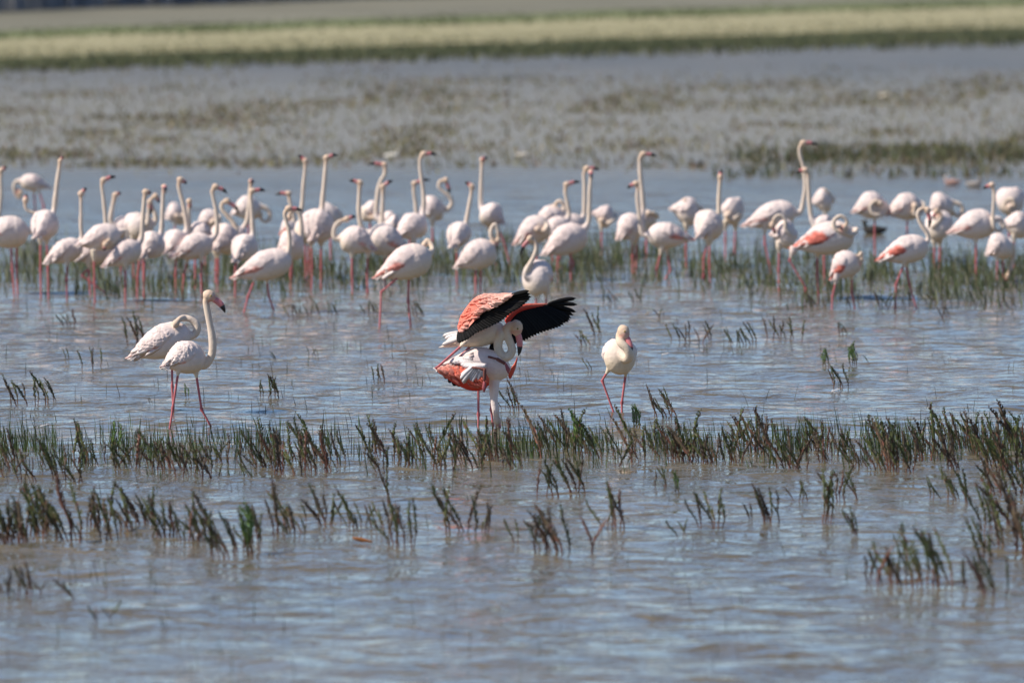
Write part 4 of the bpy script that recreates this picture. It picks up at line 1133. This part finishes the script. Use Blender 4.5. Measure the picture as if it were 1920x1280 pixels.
for c in [
 (55, 757, 9, 58, 78, 'loose row of dark stems at the left edge, level with the wading flamingo'),
 (104, 752, 2, 48, 12, 'two thin stems just right of the loose row at the left edge'),
 (514, 746, 5, 48, 26, 'small dark clump alone in open water right of the wading flamingo'),
 (490, 744, 2, 32, 12, 'short leaning stems beside the small clump right of the wading flamingo'),
 (125, 676, 2, 32, 10, 'pair of short dark stems left of the sleeping flamingo'),
 (172, 690, 4, 38, 44, 'leaning stems between the left edge and the sleeping flamingo'),
 (262, 648, 5, 66, 44, 'tall leaning stems directly behind the sleeping flamingo'),
 (130, 612, 4, 34, 26, 'faint clump below the dark-legged flamingo at the left'),
 (518, 676, 2, 20, 8, 'tiny stems midway between the wading flamingo and the mating pair'),
 (587, 668, 4, 20, 30, 'row of very short twigs left of the mating pair'),
 (712, 716, 4, 32, 30, 'short stems in open water left of the mating pair'),
 (966, 769, 4, 56, 22, 'clump just right of the bent female flamingo'),
 (939, 766, 2, 32, 12, 'small stems close behind the head of the bent female flamingo'),
 (1106, 697, 2, 30, 14, 'pair of stems between the mating pair and the cream flamingo'),
 (1098, 648, 4, 30, 28, 'thin stems under the tip of the spread black wing'),
 (1124, 632, 3, 62, 22, 'tall thin stems left of the cream flamingo\'s head'),
 (1249, 782, 8, 58, 44, 'dense dark clump right of the cream flamingo\'s feet'),
 (1300, 640, 9, 36, 78, 'row of short stems right of the cream flamingo, left part'),
 (1392, 646, 10, 40, 58, 'thick row of short stems right of the cream flamingo, middle part'),
 (1470, 636, 8, 42, 68, 'row of short stems right of the cream flamingo, right part'),
 (1238, 597, 3, 28, 14, 'small dark stub in open water under the raised-thigh flamingo'),
 (562, 594, 7, 26, 46, 'dark stubble just right of the striding pink flamingo'),
 (620, 592, 5, 28, 40, 'stubble below the tall upright flamingo\'s legs'),
 (700, 590, 5, 30, 34, 'stubble beside the raised leg of the coral-striped flamingo'),
 (782, 592, 5, 32, 36, 'stubble right of the coral-striped flamingo\'s legs'),
 (1148, 570, 5, 30, 40, 'stubble in front of the reeds right of the spread wing'),
 (1196, 570, 3, 30, 22, 'stubs below the tall level-billed flamingo right of centre'),
 (1533, 580, 7, 30, 50, 'stubble left of the small pink-winged flamingo\'s feet'),
 (1580, 630, 3, 32, 22, 'thin stems below the small pink-winged flamingo'),
 (1600, 580, 4, 26, 34, 'stubble round the feet of the small pink-winged flamingo'),
 (1662, 578, 5, 36, 36, 'dark stems left of the striding flamingo\'s feet at the right'),
 (1702, 576, 5, 36, 30, 'dark stems between the striding right flamingo\'s legs'),
 (1752, 570, 5, 30, 34, 'stubble right of the striding right flamingo\'s legs'),
 (1772, 598, 4, 28, 24, 'dark stems in open water below the striding right flamingo'),
 (1840, 574, 7, 34, 64, 'stubble at the far right in front of the coiled-neck flamingo'),
 (1895, 580, 4, 30, 40, 'stubble at the right edge in front of the reeds'),
 (1576, 726, 5, 44, 34, 'bare dark twigs below the two bright green sprouts'),
 (729, 937, 2, 66, 10, 'single jagged stem standing alone between the two belts'),
 (752, 1021, 8, 82, 52, 'bushy clump right of the nearer left belt'),
 (862, 1000, 6, 90, 62, 'fan of long leaning stems right of the bushy clump'),
 (910, 998, 3, 58, 18, 'reddish-brown stems at the right foot of the leaning fan'),
 (968, 1018, 2, 46, 10, 'short stub alone between the leaning fan and the spreading clump'),
 (1037, 1037, 9, 92, 70, 'broad spreading clump below the middle of the belt'),
 (1152, 990, 6, 80, 46, 'jagged clump right of the spreading clump'),
 (1008, 926, 1, 48, 6, 'single bent stem alone under the mating pair\'s belt'),
 (1036, 926, 5, 66, 30, 'tall clump just below the belt right of the single bent stem'),
 (1084, 922, 7, 66, 34, 'clump below the belt with a reddish twig at its foot'),
 (1240, 915, 3, 40, 30, 'low leaning stems under the belt below the cream flamingo'),
 (1280, 1006, 3, 42, 22, 'small forked stub in open water at centre right'),
 (1312, 986, 2, 66, 12, 'single thick leaning stem right of the forked stub'),
 (1344, 985, 4, 72, 26, 'thin pair of stems with a curled brown leaf'),
 (1408, 975, 2, 42, 8, 'short stub between the curled leaf stems and the bottle-shaped clump'),
 (1438, 978, 6, 66, 18, 'bottle-shaped dense dark clump at centre right'),
 (1461, 976, 2, 56, 6, 'thin stem close right of the bottle-shaped clump'),
 (1502, 940, 4, 38, 36, 'low stems left of the twin upright blades'),
 (1550, 976, 4, 92, 20, 'long stem group crossing the water below the right belt'),
 (1573, 938, 4, 62, 22, 'twin upright blades below the right belt'),
 (1607, 936, 2, 56, 8, 'single pale-edged stem right of the twin upright blades'),
 (1603, 1005, 4, 52, 16, 'dense stub right of the long crossing stem'),
 (1755, 936, 3, 40, 44, 'low arching stems left of the far right clumps'),
 (1798, 940, 6, 64, 50, 'upright clump near the right edge below the belt'),
 (1655, 1093, 7, 70, 66, 'leaning stems at the left of the bottom right group'),
 (1684, 1093, 5, 88, 30, 'pale brown feathery clump in the bottom right group'),
 (1733, 1096, 8, 112, 66, 'tallest dark green clump in the bottom right group'),
 (1782, 1091, 2, 100, 8, 'single stem with an orange foot in the bottom right group'),
 (1822, 1104, 4, 60, 40, 'short stems right of the orange-footed stem'),
 (1862, 1116, 5, 86, 40, 'front clump nearest the bottom right corner'),
 (18, 1117, 6, 46, 40, 'short reddish stubs at the lower left edge'),
 (54, 1117, 4, 62, 14, 'paired dark stems just right of the lower left stubs'),
 (77, 1112, 2, 30, 8, 'tiny brown twig right of the paired dark stems'),
 (140, 1126, 2, 50, 6, 'single red-brown stem in the lower left water'),
 (182, 1164, 3, 32, 10, 'lowest stub at the left, standing in open water'),
 (206, 1162, 2, 42, 6, 'thin stem close right of the lowest stub'),
 (199, 1110, 1, 28, 6, 'curled twig above the lowest stub'),
 (283, 757, 2, 16, 10, 'tiny black twig left of the wading flamingo\'s legs'),
 (308, 1180, 2, 26, 8, 'faint brown twig in the open water at lower left'),
 (1630, 680, 1, 22, 5, 'thin lone twig in the open water at the right'),
 (1895, 930, 8, 84, 80, 'tall thicket at the right edge below the belt'),
]:
    clump(*c)
clump(1110, 1036, 2, 78, 8, 'twisted reddish twig right of the spreading clump', None, REDS)
for x, y, n, h, lab in [(1548, 686, 3, 32, 'left of two bright green sprouts in the open water at right'), (1600, 684, 4, 46, 'right and taller of two bright green sprouts in open water'),
                        (1196, 806, 3, 46, 'bright green leafy head rising from the belt below the cream flamingo'), (352, 746, 2, 28, 'small green sprout between the wading flamingo\'s legs'),
                        (470, 1036, 4, 86, 'bright green plant at the front of the nearer left belt'), (1080, 850, 3, 84, 'light green leafy plant standing tall in the belt left of the cream flamingo'),
                        (1270, 925, 2, 40, 'small yellow-green sprout under the belt at centre right'), (215, 850, 2, 62, 'green leafy plant in the left part of the belt')]:
    clump(x, y, n, h, 14, lab, None, BRIGHT, .03, 'green_plant')

def belt(x0, x1, y0, y1, n, h, label, gap=None, ns=(4, 8), spread=(22, 44)):
    for i in range(n):
        u = (i + r2.uniform(.1, .9)) / n
        x = x0 + (x1 - x0) * u
        if gap and any(a < x < b for a, b in gap): continue
        clump(x, r2.uniform(y0, y1), r2.randint(max(2, ns[0] - 1), ns[1] - 1), h * r2.uniform(.75, 1.15), r2.uniform(*spread), label, label.split(',')[0] + ' clumps', lone=False)
belt(-20, 150, 864, 906, 9, 66, 'dark jagged stems of the long belt, at the left edge', ns=(3, 7))
belt(150, 310, 862, 904, 8, 68, 'dark stems of the long belt, left of the wading flamingo\'s feet', ns=(3, 7))
belt(310, 470, 862, 904, 9, 66, 'jagged stems of the long belt, under the wading flamingo\'s feet', ns=(3, 7))
belt(470, 640, 862, 900, 8, 66, 'low stems of the long belt, right of the wading flamingo', ns=(3, 7))
belt(470, 640, 840, 886, 7, 76, 'taller leaning stems of the belt, between the wading flamingo and the pair', ns=(3, 6))
belt(690, 800, 850, 888, 6, 66, 'dark stems of the middle belt, left of the female flamingo\'s legs')
belt(800, 900, 850, 886, 6, 66, 'dark middle stems, directly below the mating pair')
belt(900, 985, 850, 886, 5, 64, 'dark stems below the bent female\'s head, in the middle belt')
belt(1005, 1130, 836, 886, 7, 74, 'tall belt stems, left of the cream flamingo\'s feet', ns=(3, 6))
belt(1130, 1240, 840, 886, 6, 70, 'belt stems under the cream flamingo, beside the leafy green head', ns=(3, 6))
belt(1240, 1420, 838, 886, 10, 70, 'crowded stems of the dense right belt, its left end near the cream flamingo', ns=(5, 9))
belt(1420, 1600, 838, 884, 10, 68, 'thick stems of the dense right belt, below the two bright green sprouts', ns=(5, 9))
belt(1600, 1770, 838, 884, 9, 72, 'thick dark stems of the right belt, between the green sprouts and the right thicket', ns=(5, 9))
belt(1770, 1930, 836, 888, 10, 78, 'tangled stems of the right belt, where it meets the right edge', ns=(5, 9))
belt(-20, 150, 985, 1028, 9, 88, 'crowded dark stems of the nearer left belt, at the left edge', ns=(5, 9))
belt(160, 400, 975, 1018, 11, 76, 'dark stems of the nearer left belt, middle part', ns=(4, 8))
belt(395, 500, 1010, 1046, 6, 88, 'stems of the nearer left belt, beside its bright green plant', ns=(3, 6))
belt(510, 720, 975, 1005, 9, 84, 'leaning stems of the nearer left belt, its right end', ns=(3, 6))
belt(1840, 1935, 985, 1070, 6, 92, 'tall thicket of stems at the right edge, above the bottom right group', ns=(5, 8))

# a dead leaf afloat
a = Acc()
O = at(680, 1016)
v, f = tube(np.array([(-.11, 0, .05), (-.06, .01, .035), (0, 0, .022), (.06, 0, .012), (.085, -.01, .006), (.11, 0, .012)]), [.004, .02, .024, .012, .010, .003], 8, .5)
v = v * .75; a.add(v, f, (.30, .11, .03))
lf = put('dead_leaf', a.mesh('dead_leaf', M_STEM)); lf.location = O
prop(lf, 'orange-brown dead leaf floating below the nearer left belt', 'leaf')

for fx, fy, lab in [(1247, 667, 'white feather afloat right of the cream flamingo standing apart'), (83, 801, 'white feather afloat above the long belt at the left edge'),
                    (1566, 735, 'white feather afloat just above the dense right belt')]:
    O = at(fx, fy)
    o = put('floating_feather', feather_mesh('floating_feather', (-.035, 0, .012), (.045, .01, .03), (0, 0, 1), .035, (.82, .76, .72), curve=.2, k=7)); o.location = O
    prop(o, lab, 'feather', 'white feathers afloat on the water')
